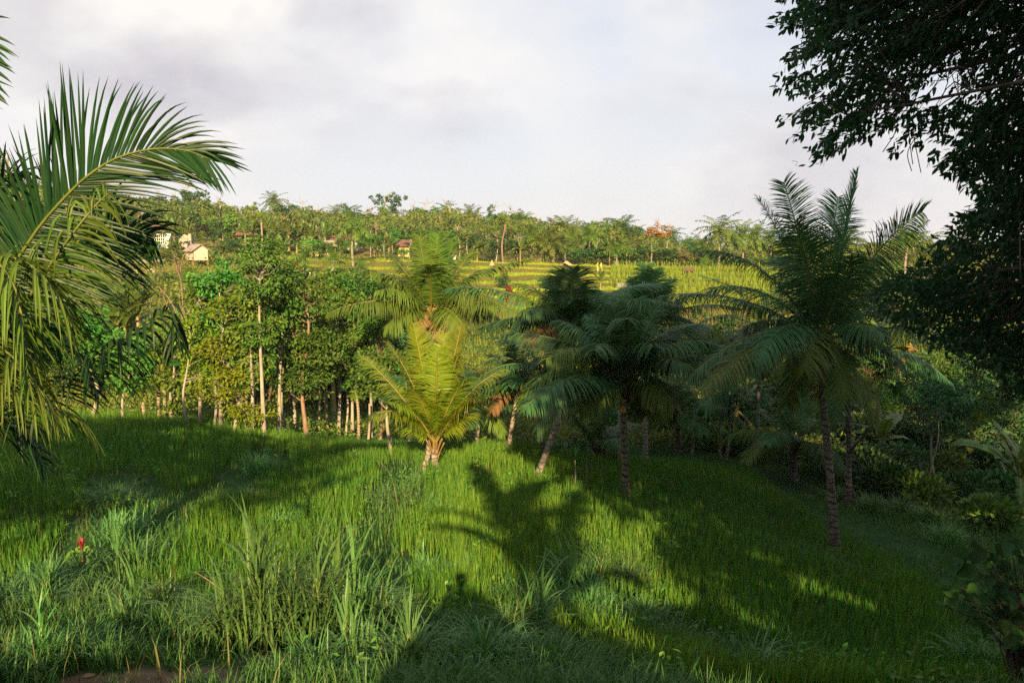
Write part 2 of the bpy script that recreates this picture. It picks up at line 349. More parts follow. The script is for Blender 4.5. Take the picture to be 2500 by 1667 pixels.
# ------------------------------------------------------------------ field layout
def poly_w(pts): return np.array([gp(a, b)[:2] for a, b in pts])
def seg_dist(x, y, P):
    best = np.full(np.shape(x), 1e9)
    for (ax, ay), (bx, by) in zip(P[:-1], P[1:]):
        dx, dy = bx - ax, by - ay; t = np.clip(((x - ax) * dx + (y - ay) * dy) / (dx * dx + dy * dy + 1e-9), 0, 1)
        best = np.minimum(best, np.hypot(x - ax - t * dx, y - ay - t * dy))
    return best
MOUND = poly_w([(40, 1480), (190, 1430), (270, 1370), (320, 1300), (300, 1240), (262, 1190)])
BUNDS = [(MOUND, .85), (poly_w([(345, 1268), (450, 1235), (560, 1195), (632, 1150), (665, 1112)]), .5),
         (poly_w([(880, 1510), (905, 1420), (900, 1340), (935, 1260), (965, 1185), (985, 1130)]), .55),
         (poly_w([(1895, 1312), (1990, 1345), (2080, 1382), (2175, 1402)]), .55),
         (poly_w([(1290, 1465), (1450, 1510), (1600, 1552), (1750, 1600), (1900, 1655)]), .55)]
FE = np.array([[-900, 29], [0, 28.6], [400, 28.4], [640, 27.8], [800, 27.3], [1100, 26.6], [1250, 26.4], [1700, 27.2], [1830, 26.6], [1950, 24], [2050, 21], [2230, 18.3], [2330, 14.6], [2450, 11.5], [2700, 8]], float)
FN = np.array([[-900, 12.4], [0, 12.0], [200, 11.8], [420, 11.5], [860, 11.3], [1000, 10.6], [1300, 9.6], [1450, 8.2], [1700, 7.2], [3000, 7.0]], float)
def pxof(x, y): return CX + FPX * x / np.maximum(y, 4)
def infield(x, y):
    px = pxof(x, y); wv = 0.35 * np.sin(x * 1.7) + 0.25 * np.sin(x * 3.1 + y)
    ok = (y < np.interp(px, FE[:, 0], FE[:, 1]) + wv * .6) & (y > np.interp(px, FN[:, 0], FN[:, 1]) + wv)
    for P, hw in BUNDS: ok &= seg_dist(x, y, P) > hw * (1 + .35 * np.sin(x * 2.3 + y * 1.9))
    return ok
DIRT = [(gp(385, 1665)[:2], .75), (gp(690, 1600)[:2], .25), (gp(930, 1455)[:2], .35), (gp(2060, 1362)[:2], .35), (gp(1180, 1150)[:2], .5)]
def dirtmask(x, y):
    m = np.zeros(np.shape(x))
    for (cx, cy_), r in DIRT: m = np.maximum(m, 1 - sstep(r * .6, r * 1.25, np.hypot((x - cx) * .8, y - cy_) + .15 * np.sin(x * 9 + y * 5)))
    return m

# ------------------------------------------------------------------ ground: one sheet to the horizon
def ripe_zone(x, y):
    px = CX + FPX * x / np.maximum(y, 7)
    return ((y > 80) | ((y > 73) & (px > 1165) & (px < 1310))).astype(float)
def make_ground():
    ys = np.concatenate([np.linspace(-14, -3, 12), np.arange(-2.8, 7, .3), np.arange(7, 33, .3), np.arange(33, 55, .6), np.arange(55, 137, .36), np.geomspace(137, 890, 60)])
    us = np.linspace(-1.3, 1.3, 191)
    Y, U = np.meshgrid(ys, us, indexing='ij'); X = U * (Y + 20)
    Z = ground(X, Y)
    nr, nc = X.shape; i = (np.arange(nr - 1)[:, None] * nc + np.arange(nc - 1)[None]).ravel()
    mb = MB(); mb.add(np.stack([X, Y, Z], -1), np.stack([i, i + 1, i + nc + 1, i + nc], -1))
    me = mb.mesh('ground', M['ground'])
    fld = infield(X, Y).astype(float) * (Y > 6) * (Y < 32)
    q = terr_warp(X, Y); k = np.clip(np.searchsorted(TERR, q, 'right') - 1, 0, len(TERR) - 2); f = (q - TERR[k]) / (TERR[k + 1] - TERR[k])
    zone = terr_zone(X, Y); tm = sstep(.16, .22, f) * (1 - sstep(.9, .96, f)) * ripe_zone(X, Y); tread = zone * tm; riser = zone * (1 - tm)
    dry = sstep(31 + 9 * (pxof(X, Y) < 1050) + 9 * (pxof(X, Y) > 1500), 36 + 10 * (pxof(X, Y) < 1050) + 10 * (pxof(X, Y) > 1500), Y) * np.clip(.5 + .45 * wob(X, Y, 2, 7), 0, 1)
    for nm, a in (('field', fld), ('tread', tread), ('riser', riser), ('dry', dry), ('soil', dirtmask(X, Y))):
        t = me.attributes.new(nm, 'FLOAT', 'POINT'); t.data.foreach_set('value', a.ravel().astype(np.float32))
    o = link('ground', me); tag(o, 'grassy sloping ground with rice fields and terraces', None, None, 'structure'); return o
def ground_mat():
    m, t = newmat('ground_soil')
    A = lambda n: N(t, "ShaderNodeAttribute", attribute_name=n).outputs['Fac']
    tc = N(t, "ShaderNodeTexCoord")
    def nz(s, d=5):
        n = N(t, "ShaderNodeTexNoise"); n.inputs['Scale'].default_value = s; n.inputs['Detail'].default_value = d; n.inputs['Roughness'].default_value = .62
        t.links.new(tc.outputs['Object'], n.inputs[0]); return n.outputs[0]
    a, b_ = nz(1.3), nz(.16, 6); fine = nz(9, 4)
    f1 = ramp(t, a, [(.35, (0, 0, 0)), (.65, (1, 1, 1))]); f2 = ramp(t, b_, [(.38, (0, 0, 0)), (.62, (1, 1, 1))])
    c = mixc(t, f1, (.014, .045, .012), (.030, .075, .018))
    c = mixc(t, A('dry'), c, mixc(t, f1, mixc(t, f2, (.09, .14, .02), (.20, .19, .04)), (.26, .18, .08)))
    c = mixc(t, A('field'), c, mixc(t, f1, (.018, .034, .012), (.032, .055, .016)))
    c = mixc(t, A('riser'), c, mixc(t, f1, mixc(t, f2, (.07, .075, .018), (.16, .105, .045)), (.085, .095, .02)))
    c = mixc(t, A('tread'), c, mixc(t, f1, (.10, .17, .014), (.20, .24, .02)))
    c = mixc(t, A('soil'), c, mixc(t, f1, (.10, .065, .042), (.17, .12, .08)))
    b = N(t, "ShaderNodeBsdfPrincipled"); b.inputs['Roughness'].default_value = .95; b.inputs['Specular IOR Level'].default_value = .1
    t.links.new(c, b.inputs['Base Color'])
    bp = N(t, "ShaderNodeBump"); bp.inputs['Strength'].default_value = .6; bp.inputs['Distance'].default_value = .06; t.links.new(fine, bp.inputs['Height']); t.links.new(bp.outputs[0], b.inputs['Normal'])
    o = N(t, "ShaderNodeOutputMaterial"); t.links.new(b.outputs[0], o.inputs[0]); return m
M['ground'] = ground_mat()
make_ground()

# ------------------------------------------------------------------ rice and grass (stuff)
def g3(x, y, dz=0): return np.stack([x, y, ground(x, y) + dz], -1)
def make_rice():
    r = np.random.default_rng(11); sp = .165
    gx, gy = np.meshgrid(np.arange(-22, 24, sp), np.arange(7, 29.5, sp)); x = gx.ravel() + r.uniform(-.07, .07, gx.size); y = gy.ravel() + r.uniform(-.07, .07, gx.size)
    k = (np.abs(x) < .70 * y + 1.5) & infield(x, y) & (dirtmask(x, y) < .4); x, y = x[k], y[k]
    nb = np.where(y < 17, 10, 6)
    X = np.repeat(x, nb); Y = np.repeat(y, nb); n = len(X); az = r.uniform(0, 2 * PI, n); rr = r.uniform(0, .075, n)
    X = X + rr * np.cos(az); Y = Y + rr * np.sin(az)
    patch = .5 + .28 * wob(X, Y, 5, 12)
    H = (.40 + .05 * wob(X, Y, 3, 9)) * r.uniform(.75, 1.15, n)
    v = np.clip(r.beta(2, 3, n) * .72 + .36 * (patch - .5) + .1, 0, .98); v[r.random(n) < .05] = .97
    mb = MB(); blades(mb, g3(X, Y, -.02), az + r.normal(0, .5, n), H, np.abs(r.normal(.42, .25, n)), r.uniform(.013, .022, n), 3, v)
    tag(mb.build('rice_crop', M['rice'], smooth=False), 'young green rice standing in the near field', None, None, 'stuff')
make_rice()
def scatter(r, n, y0, y1, pw=1.0, half=.70):
    y = y0 + (y1 - y0) * r.random(n) ** pw; x = (r.random(n) * 2 - 1) * (half * y + 1.5); return x, y
def make_meadow():
    r = np.random.default_rng(12)
    mb = MB()
    x, y = scatter(r, 105000, 3.8, 13.5)
    k = ~infield(x, y) & (r.random(len(x)) > dirtmask(x, y) * 1.02); x, y = x[k], y[k]
    clump = wob(x * 1.6, y * 1.6, 6, 12); k = r.random(len(x)) < np.clip(.55 + .4 * clump, .12, 1); x, y, clump = x[k], y[k], clump[k]; n = len(x)
    H = np.clip(.34 + .13 * clump, .14, .75) * r.uniform(.6, 1.3, n) * (1 - .5 * dirtmask(x, y))
    blades(mb, g3(x, y, -.02), r.uniform(0, 6.28, n), H, r.uniform(.45, 2.0, n), r.uniform(.012, .022, n), 3, np.clip(r.beta(2, 3, n), 0, .74 if True else 1))
    # bunds and the banks round the field
    x, y = scatter(r, 80000, 11, 33)
    bd = np.zeros(len(x), bool)
    k = ~infield(x, y) & (r.random(len(x)) > dirtmask(x, y)); x, y = x[k], y[k]; n = len(x)
    H = np.clip(.20 + .10 * wob(x, y, 5, 11), .08, .5) * r.uniform(.6, 1.3, n)
    v = np.clip(r.beta(2, 3, n) + .12 * wob(x, y, 4, 9), 0, .98)
    blades(mb, g3(x, y, -.02), r.uniform(0, 6.28, n), H, r.uniform(.2, 1.3, n), r.uniform(.016, .030, n), 2, v)
    tag(mb.build('meadow_grass', M['grass'], smooth=False), 'long meadow grass on the near bank and the field bunds', None, None, 'stuff')
make_meadow()
def make_slope():
    r = np.random.default_rng(13)
    # dry grass on the far slope
    x, y = scatter(r, 52000, 33, 62, 1.25, .66); 
    k = r.random(len(x)) > terr_zone(x, y); x, y = x[k], y[k]; n = len(x)
    H = np.clip(.38 + .16 * wob(x, y, 4, 10), .1, 1.0) * r.uniform(.6, 1.3, n)
    v = np.clip(r.beta(2, 2.6, n) * .8 + .16 * wob(x, y, 2, 7), 0, .99)
    mb = MB(); blades(mb, g3(x, y, -.02), r.uniform(0, 6.28, n), H, r.uniform(.1, 1.2, n), r.uniform(.045, .085, n), 2, v)
    x, y = scatter(r, 32000, 60, 138, .9, .66); k = (terr_zone(x, y) < .3); x, y = x[k], y[k]; n = len(x)
    H = np.clip(.5 + .22 * wob(x, y, 4, 10), .15, 1.2) * r.uniform(.6, 1.3, n); v = np.clip(r.beta(2, 2.6, n) * .75 + .18 * wob(x, y, 2, 7), 0, .99)
    blades(mb, g3(x, y, -.02), r.uniform(0, 6.28, n), H, r.uniform(.1, 1.0, n), r.uniform(.10, .19, n), 2, v)
    # risers of the terraces
    x, y = scatter(r, 56000, 66, 136, .9, .5); q = terr_warp(x, y); kk = np.clip(np.searchsorted(TERR, q, 'right') - 1, 0, len(TERR) - 2); f = (q - TERR[kk]) / (TERR[kk + 1] - TERR[kk])
    k = (terr_zone(x, y) > .5) & ((f < .17) | (ripe_zone(x, y) < .5)); x, y = x[k], y[k]; n = len(x)
    H = np.clip(.28 + .16 * wob(x, y, 4, 10), .08, .7) * r.uniform(.6, 1.2, n); v = np.clip(r.beta(2, 2.6, n) * .8 + .2 * wob(x, y, 2, 7), 0, .99)
    blades(mb, g3(x, y, -.02), r.uniform(0, 6.28, n), H, r.uniform(.1, 1.2, n), r.uniform(.05, .09, n), 2, v)
    tag(mb.build('dry_grass', M['grass_dry'], smooth=False), 'dry yellow green grass on the far slope', None, None, 'stuff')
    # weeds: leaf-sized faces in low clumps
    mb = MB(); x, y = scatter(r, 6500, 29.5, 60, 1.3, .66); k = (wob(x, y, 3, 9) > -.25) & ~infield(x, y) & (r.random(len(x)) > terr_zone(x, y) * .9); x, y = x[k], y[k]
    nb = 14; X = np.repeat(x, nb) + r.normal(0, .33, len(x) * nb); Y = np.repeat(y, nb) + r.normal(0, .33, len(x) * nb); n = len(X)
    hh = np.abs(r.normal(0, .36, n)) * np.repeat(np.clip(1 + .6 * wob(x, y, 4, 10), .3, 2.2), nb)
    d = nrm(r.normal(0, 1, (n, 3)) + V3(0, -.2, .3)); nv = nrm(r.normal(0, .6, (n, 3)) + V3(0, -.3, 1))
    leaves(mb, g3(X, Y) + UP * hh[:, None], d, nv, r.uniform(.12, .26, n), r.uniform(.07, .13, n), np.clip(r.beta(2, 2.5, n) * .8 + np.repeat(.16 * wob(x, y, 2, 6), nb), 0, 1))
    x, y = scatter(r, 4500, 58, 140, .9, .66); k = (wob(x, y, 3, 9) > .1) & (terr_zone(x, y) < .4); x, y = x[k], y[k]
    nb = 14; X = np.repeat(x, nb) + r.normal(0, .7, len(x) * nb); Y = np.repeat(y, nb) + r.normal(0, .7, len(x) * nb); n = len(X)
    hh = np.abs(r.normal(0, .6, n)) * np.repeat(np.clip(1 + .6 * wob(x, y, 4, 10), .3, 2.2), nb)
    d = nrm(r.normal(0, 1, (n, 3)) + V3(0, -.2, .3)); nv = nrm(r.normal(0, .6, (n, 3)) + V3(0, -.3, 1))
    leaves(mb, g3(X, Y) + UP * hh[:, None], d, nv, r.uniform(.3, .55, n), r.uniform(.15, .3, n), np.clip(r.beta(2, 2.5, n) * .8 + np.repeat(.16 * wob(x, y, 2, 6), nb), 0, 1))
    tag(mb.build('undergrowth', M['weed'], smooth=False), 'low leafy weeds covering the slope below the trees', None, None, 'stuff')
    # ripe rice on the treads
    x, y = scatter(r, 150000, 72, 136, .95, .45); q = terr_warp(x, y); kk = np.clip(np.searchsorted(TERR, q, 'right') - 1, 0, len(TERR) - 2); f = (q - TERR[kk]) / (TERR[kk + 1] - TERR[kk]); px = pxof(x, y)
    k = (terr_zone(x, y) > .5) & (f > .2) & (f < .9) & (ripe_zone(x, y) > .5) & ~incorn(x, y) & (px < 1640) & (r.random(len(x)) < .75 + .45 * wob(x * 2, y * 2, 3, 9)); x, y, kk = x[k], y[k], kk[k]; n = len(x)
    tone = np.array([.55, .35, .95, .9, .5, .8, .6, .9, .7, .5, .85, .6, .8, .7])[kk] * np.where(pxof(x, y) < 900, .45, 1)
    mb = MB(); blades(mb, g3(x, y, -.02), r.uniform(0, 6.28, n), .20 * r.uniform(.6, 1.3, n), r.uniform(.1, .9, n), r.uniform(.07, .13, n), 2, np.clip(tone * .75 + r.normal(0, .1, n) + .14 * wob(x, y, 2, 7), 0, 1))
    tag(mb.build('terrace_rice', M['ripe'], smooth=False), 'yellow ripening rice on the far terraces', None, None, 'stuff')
def incorn(x, y):
    px = pxof(x, y); return (px > 1490) & (px < 1900) & (y > 78) & (y < 128) & (px - 1490 > (100 - y) * 3)
make_slope()
def make_corn():
    r = np.random.default_rng(14); gx, gy = np.meshgrid(np.arange(8, 46, .62), np.arange(79, 127, 1.15)); x = (gx + r.normal(0, .09, gx.shape)).ravel(); y = (gy + r.normal(0, .1, gx.shape)).ravel()
    k = incorn(x, y) & (wob(x, y, 2, 6) > -1.15); x, y = x[k], y[k]; mb = MB(); n = len(x); nl = 9
    X = np.repeat(x, nl); Y = np.repeat(y, nl); h = np.tile(np.linspace(.1, .72, nl), n) + r.normal(0, .05, n * nl)
    az = np.tile(np.arange(nl) * PI, n) + np.repeat(r.uniform(0, 6.28, n), nl) + r.normal(0, .4, n * nl)
    blades(mb, g3(X, Y) + UP * h[:, None], az, r.uniform(.4, .7, n * nl), r.uniform(.5, 1.7, n * nl), r.uniform(.07, .11, n * nl), 3, np.clip(r.beta(2, 2, n * nl) * .75, 0, 1))
    blades(mb, g3(x, y), r.uniform(0, 6, n), 1.1 + r.normal(0, .1, n), np.full(n, .05), np.full(n, .06), 2, .6)
    tag(mb.build('corn_crop', M['corn'], smooth=False), 'rows of yellow green corn plants on the far right field', None, None, 'stuff')
make_corn()
def make_weeds():
    r = np.random.default_rng(15); mb = MB()
    x, y = scatter(r, 520, 6.5, 27, 1.0, .6); k = (wob(x, y, 3, 8) > .1); x, y = x[k], y[k]; nb = 12; X = np.repeat(x, nb) + r.normal(0, .09, len(x) * nb); Y = np.repeat(y, nb) + r.normal(0, .09, len(x) * nb); n = len(X)
    leaves(mb, g3(X, Y) + UP * r.uniform(.1, .42, n)[:, None], nrm(r.normal(0, 1, (n, 3))), nrm(r.normal(0, .5, (n, 3)) + V3(0, -.4, 1)), r.uniform(.06, .12, n), r.uniform(.03, .06, n), r.random(n) * .9)
    tag(mb.build('field_weeds', M['leaf_mid'], smooth=False), 'small broad leafed weeds scattered through the grass', None, None, 'stuff')
    mb = MB(); x, y = scatter(r, 1300, 5.0, 26, 1.2, .62); n = len(x); blades(mb, g3(x, y), r.uniform(0, 6.28, n), r.uniform(.25, .55, n), r.uniform(.3, 1.9, n), r.uniform(.008, .016, n), 3, r.random(n) * .99)
    for (cx, cy_), rd in DIRT:
        n = 130; x = cx + r.normal(0, rd * .7, n); y = cy_ + r.normal(0, rd * .7, n); leaves(mb, g3(x, y, .015), nrm(r.normal(0, 1, (n, 3)) * V3(1, 1, .15)), nrm(r.normal(0, .3, (n, 3)) + UP), r.uniform(.02, .07, n), r.uniform(.008, .022, n), r.random(n) * .99)
    tag(mb.build('dead_straw', M['straw'], smooth=False), 'dead straw and leaf litter among the grass', None, None, 'stuff')
M['straw'] = leafmat('dead_straw', (.09, .10, .03), (.17, .17, .055), .16, .8, .1, extra=(.20, .17, .08))
make_weeds()
# ------------------------------------------------------------------ palms
def leaflet_arrays(pts, nl, ll, hang, w, r, ts=.16, seg=4, vup=.22, jit=.07, fwd=(5, 42), side0=None, clumpy=.05):
    "both rows of leaflets along a midrib: array (rows of leaflets, 2*(seg+1), 3)"
    n = len(pts); s_ = np.concatenate([[0], np.cumsum(np.linalg.norm(np.diff(pts, axis=0), axis=1))]); s_ /= s_[-1]
    t = np.concatenate([np.linspace(ts, .995, nl)] * 2) + r.normal(0, .25 * (1 - ts) / nl, 2 * nl); t = np.clip(t, 0, 1); sg = np.repeat([-1., 1.], nl)
    P = np.stack([np.interp(t, s_, pts[:, k]) for k in range(3)], -1)
    Tg = nrm(np.gradient(pts, axis=0)); T = nrm(np.stack([np.interp(t, s_, Tg[:, k]) for k in range(3)], -1))
    if side0 is None:
        ch = pts[-1] - pts[0]; side0 = np.cross(ch, UP)
        if np.linalg.norm(side0) < .15 * np.linalg.norm(ch): side0 = V3(1, 0.2, 0)
    side0 = np.asarray(side0, float); S = nrm(side0 - (T @ side0)[:, None] * T); Nn = np.cross(S, T)
    Nn = np.where(Nn[:, 2:3] < -.3, -Nn, Nn)
    q = (t - ts) / (1 - ts)
    L = ll * np.minimum(1, .55 + 1.8 * q) * (1 - .62 * np.clip((q - .55) / .45, 0, 1) ** 1.4) * r.uniform(.88, 1.08, 2 * nl)
    a = np.radians(fwd[0] + (fwd[1] - fwd[0]) * q ** 1.2) + r.normal(0, clumpy, 2 * nl)
    ph = r.uniform(0, 6.28, 4); a = a + .11 * np.sin(q * 13 + ph[0] + sg) + .07 * np.sin(q * 31 + ph[1] + 2 * sg)
    L = L * (1 + .10 * np.sin(q * 17 + ph[2] + sg)) * np.where(r.random(2 * nl) < .06, r.uniform(.3, .7, 2 * nl), 1)
    d = nrm(S * sg[:, None] * np.cos(a)[:, None] + T * np.sin(a)[:, None] + Nn * (vup + r.normal(0, jit, 2 * nl))[:, None])
    hg = hang * r.uniform(.6, 1.4, 2 * nl) * (1 + .35 * np.sin(q * 9 + ph[3] + sg)) * np.where(r.random(2 * nl) < .05, 2.6, 1)
    wv = nrm(np.cross(d, Nn * .85 + S * sg[:, None] * .15 + r.normal(0, .15, (2 * nl, 3))))
    pos = P.copy(); out = []
    prof = np.interp(np.linspace(0, 1, seg + 1), [0, .2, .5, .8, 1], [.55, 1, .9, .55, .04])
    for j in range(seg + 1):
        out += [pos - wv * (w * prof[j] / 2), pos + wv * (w * prof[j] / 2)]
        dd = nrm(d + V3(0, 0, -1) * (hg * ((j + .6) / seg) ** 1.2)[:, None]); pos = pos + dd * (L / seg)[:, None]
    V = np.stack(out, 1); Q = np.array([[2 * j, 2 * j + 1, 2 * j + 3, 2 * j + 2] for j in range(seg)])
    return V, Q
def add_leaflets(mb, V, Q, var, m=0):
    n, k = V.shape[:2]; mb.add(V.reshape(-1, 3), (np.arange(n)[:, None, None] * k + Q[None]).reshape(-1, 4), None, np.repeat(np.broadcast_to(var, (n,)), k), m)
def bez(B, C, T, n=14):
    u = np.linspace(0, 1, n)[:, None]; return (1 - u) ** 2 * B + 2 * u * (1 - u) * C + u * u * T
def frond(parent, pts, r, base, nl=46, ll=.68, hang=.9, w=.026, mat='palm', rmat='rachis_green', rr=.032, var0=.4, label=None, **kw):
    V, Q = leaflet_arrays(pts, nl, ll, hang, w, r, **kw)
    mb = MB(); tube(mb, pts, np.linspace(rr, rr * .25, len(pts)), 4, .5)
    o = mb.build('frond', M[rmat], parent, off=base)
    mb = MB(); add_leaflets(mb, V, Q, np.clip(var0 + r.normal(0, .16, len(V)), 0, .99)); mb.build('leaflets', M[mat], o, off=base, smooth=False)['kind'] = 'stuff'
    if label: o['label'] = label
    return o
def rand_fronds(r, n, B, L, el=(82, -35), bend=(35, 70), az0=0.0, skip=None):
    out = []
    for i in range(n):
        f = (i + .5) / n; az = az0 + i * 2.39996 + r.normal(0, .18); e = math.radians(el[0] + (el[1] - el[0]) * f ** .9) + r.normal(0, .08)
        if skip and skip(az % (2 * PI), f): continue
        e2 = e - math.radians(bend[0] + (bend[1] - bend[0]) * (1 - abs(.4 - f)))
        l = L * (.72 + .35 * math.sin(PI * min(1, .25 + f * .8))) * r.uniform(.9, 1.08)
        dh = lambda q: V3(math.cos(az) * math.cos(q), math.sin(az) * math.cos(q), math.sin(q))
        C = B + dh(e) * l * .5; out.append((C, C + dh(e2) * l * .52, f))
    return out
PALM_EL = dict()
def palm(label, base, trunk, crown, r_tr, fronds, seed, group=None, coco=0, tmat='palm_trunk', name='coconut_palm', mat='palm', rmat='rachis_green', nl=84, ll=.78, w=.034, hang=.95, skirt=0, boots=0, old='palm_old', cat='palm tree', rr=.032):
    "fronds: list of (control point, tip, age 0..1, options)"
    r = np.random.default_rng(seed); base = np.asarray(base, float); root = thing(name, label, cat, base, 0, group)
    pts = smoothpath(trunk, 34); n = len(pts); u = np.linspace(0, 1, n)
    rad = r_tr * (1 + .55 * np.exp(-u * 14)) * (1 - .25 * u) * (1 + .045 * np.sin(np.arange(n) * 2.4 + r.uniform(0, 6, n) * .25)); rad[0] *= 1.12
    pts[0, 2] -= .15
    pts = pts + r.normal(0, r_tr * .05, pts.shape) * (u[:, None] > .05)
    mb = MB(); tube(mb, pts, rad, 11); mb.build('trunk', M[tmat], root, off=base)
    # leaf bases wrapped round the top of the trunk
    mb = MB(); top = pts[-1]; ax = nrm(crown - pts[-4])
    if np.linalg.norm(crown - top) > .02: tube(mb, smoothpath([pts[-3], top, crown + ax * .12], 6), np.linspace(r_tr * .8, r_tr * .75, 6), 8)
    for i in range(6 if boots else 14):
        az = i * 2.4; d = V3(math.cos(az), math.sin(az), 0); p0 = crown - ax * (.45 - .03 * i) + d * r_tr * .55
        tube(mb, smoothpath([p0, p0 + d * .07 + UP * .22, p0 + d * .2 + UP * .5], 5), [r_tr * (.3 if boots else .40), r_tr * (.26 if boots else .36), r_tr * .24, r_tr * .18, .028], 5)
    if boots == 0: mb.build('leaf_base', M['fibre'], root, off=base)
    else: mb.build('leaf_base', M['boot'], root, off=base)
    for (C, T, f, o) in fronds:
        o = dict(o or {}); B = crown + nrm(C - crown) * .10
        pts_ = bez(B, C, T, 16)
        if 'mat' not in o and .2 < f < .8 and r.random() < .16: o['mat'] = old
        k = dict(nl=nl, ll=ll, vup=.24 - .22 * f, hang=hang * (.5 + 2.5 * f), w=w, mat=mat if f < .8 else old, rmat=rmat, var0=.35 + .2 * r.random(), rr=rr); k.update(o)
        frond(root, pts_, r, base, **k)
    for i in range(coco):
        az = i * 2.1 + r.uniform(-.3, .3); c = crown + V3(math.cos(az) * r_tr * 1.9, math.sin(az) * r_tr * 1.9, -.38 - .14 * (i % 3))
        mb = MB(); rings = 6; th = np.linspace(.01, PI - .01, rings)
        tube(mb, np.stack([0 * th + c[0], 0 * th + c[1], c[2] + .12 * np.cos(th)], -1)[::-1], (.095 * np.sin(th))[::-1], 8)
        mb.build('coconut', M['boot'], root, off=base)
    if skirt:
        for i in range(skirt):
            az = r.uniform(0, 6.28); d = V3(math.cos(az), math.sin(az), 0); C = crown + d * .5 + UP * .15; T = crown + d * .55 - UP * r.uniform(1.2, 2.0)
            frond(root, bez(crown - UP * .2, C, T, 12), r, base, nl=26, ll=ll * .7, hang=2.2, w=w, mat='palm_dead', rmat='rachis', rr=rr * .8, label='dry brown hanging frond')
    return root
def tipf(crown, px, py, dy, bow=.18, f=.4, **o):
    "a frond from the crown to the tip seen at that pixel, dy metres nearer (-) or farther (+)"
    T = at(px, py, crown[1] + dy); T = crown + (T - crown) * 1.06; D = T - crown; L = np.linalg.norm(D)
    return (crown + D * .48 + UP * bow * L, T, f, o)
G_PALM = 'coconut palms around the rice field'
# --- young golden palm in the middle of the field
b = gp(1065, 1153); cr = at(1062, 1085, b[1])
fr = [tipf(cr, 1068, 862, -.9, .16, .15, fwd=(2, 36), side0=(1, 0, 0)), tipf(cr, 1012, 806, .6, .10, .1), tipf(cr, 1122, 812, .7, .02, .1), tipf(cr, 952, 850, .2, .22, .25), tipf(cr, 1222, 912, .3, .26, .35),
      tipf(cr, 895, 882, .9, .12, .3), tipf(cr, 905, 1025, -.7, .48, .55), tipf(cr, 955, 990, -1.2, .3, .6), tipf(cr, 1165, 972, -.8, .2, .5), tipf(cr, 1150, 1010, .7, .25, .5), tipf(cr, 1085, 830, .9, .08, .1),
      tipf(cr, 985, 1035, .9, .3, .6), tipf(cr, 1115, 880, -.2, .12, .2), tipf(cr, 1040, 830, 1.1, .05, .1, mat='palm_old'), tipf(cr, 1135, 935, -1.0, .2, .35), tipf(cr, 1010, 960, -1.1, .25, .4)]
palm('young golden leaved coconut palm with a thick short trunk standing in the sunlit rice', b, [b, (b * .4 + cr * .6) + V3(-.03, 0, 0), cr - UP * .12], cr, .10, fr, 1, G_PALM, mat='palm_gold', rmat='rachis', old='palm_gold', nl=112, ll=.64, w=.028, hang=.6, boots=1, rr=.036, tmat='palm_trunk')
# --- slender leaning palm just behind it
b = gp(1033, 1150); m_ = at(1048, 1075, b[1] + .3); cr = at(1058, 985, b[1] + .8)
palm('pale slanting palm trunk directly left of the golden palm foot', b, [b, (b + m_) / 2 + V3(.05, 0, 0), m_, cr], cr, .085, [(C, T, f, None) for C, T, f in rand_fronds(np.random.default_rng(51), 9, cr, 1.7, (75, 0))], 2, G_PALM, tmat='palm_trunk', ll=.6)
# --- tall sunlit palm behind, centre
b = on_ground(1062, 30.0); cr = at(1053, 770, 29.0)
fr = [tipf(cr, 1068, 582, .4, .05, .05), tipf(cr, 1025, 588, -.5, .06, .08), tipf(cr, 1104, 600, .6, .02, .08), tipf(cr, 955, 628, .4, .16, .2), tipf(cr, 917, 668, -.6, .22, .3), tipf(cr, 1192, 664, .5, .26, .3), tipf(cr, 1150, 622, 1.0, .12, .2),
      tipf(cr, 878, 775, .3, .38, .6, hang=1.6), tipf(cr, 1228, 792, .2, .42, .65, hang=1.6), tipf(cr, 1205, 735, -1.2, .35, .5), tipf(cr, 925, 715, -1.3, .32, .5), tipf(cr, 1052, 655, -2.2, .22, .25, fwd=(2, 36), side0=(1, 0, 0)),
      tipf(cr, 985, 690, 2.0, .2, .4), tipf(cr, 1130, 690, 1.8, .2, .4), tipf(cr, 1012, 818, -.9, .5, .9, mat='palm_dead', hang=1.8, ll=.5, nl=50), tipf(cr, 1078, 826, -1.0, .45, .92, mat='palm_dead', hang=1.8, ll=.5, nl=50), tipf(cr, 1130, 800, -1.5, .42, .9, mat='palm_old', hang=2.0), tipf(cr, 945, 800, -.9, .4, .85, hang=1.9)]
fr += [(C, T, .25 + .5 * f, None) for C, T, f in rand_fronds(np.random.default_rng(91), 9, cr, 4.1, (52, 10), (28, 54), az0=.2, skip=lambda a, f: abs(a - 4.71) < .75 and f > .25)]
palm('tall coconut palm with olive fronds in full sun behind the golden young palm', b, [b, (b + cr) / 2 + V3(.25, 0, 0), cr - UP * .3], cr, .11, fr, 3, G_PALM, coco=3, mat='palm_old', nl=100, ll=.98, w=.042, hang=1.0, boots=1, rmat='rachis')
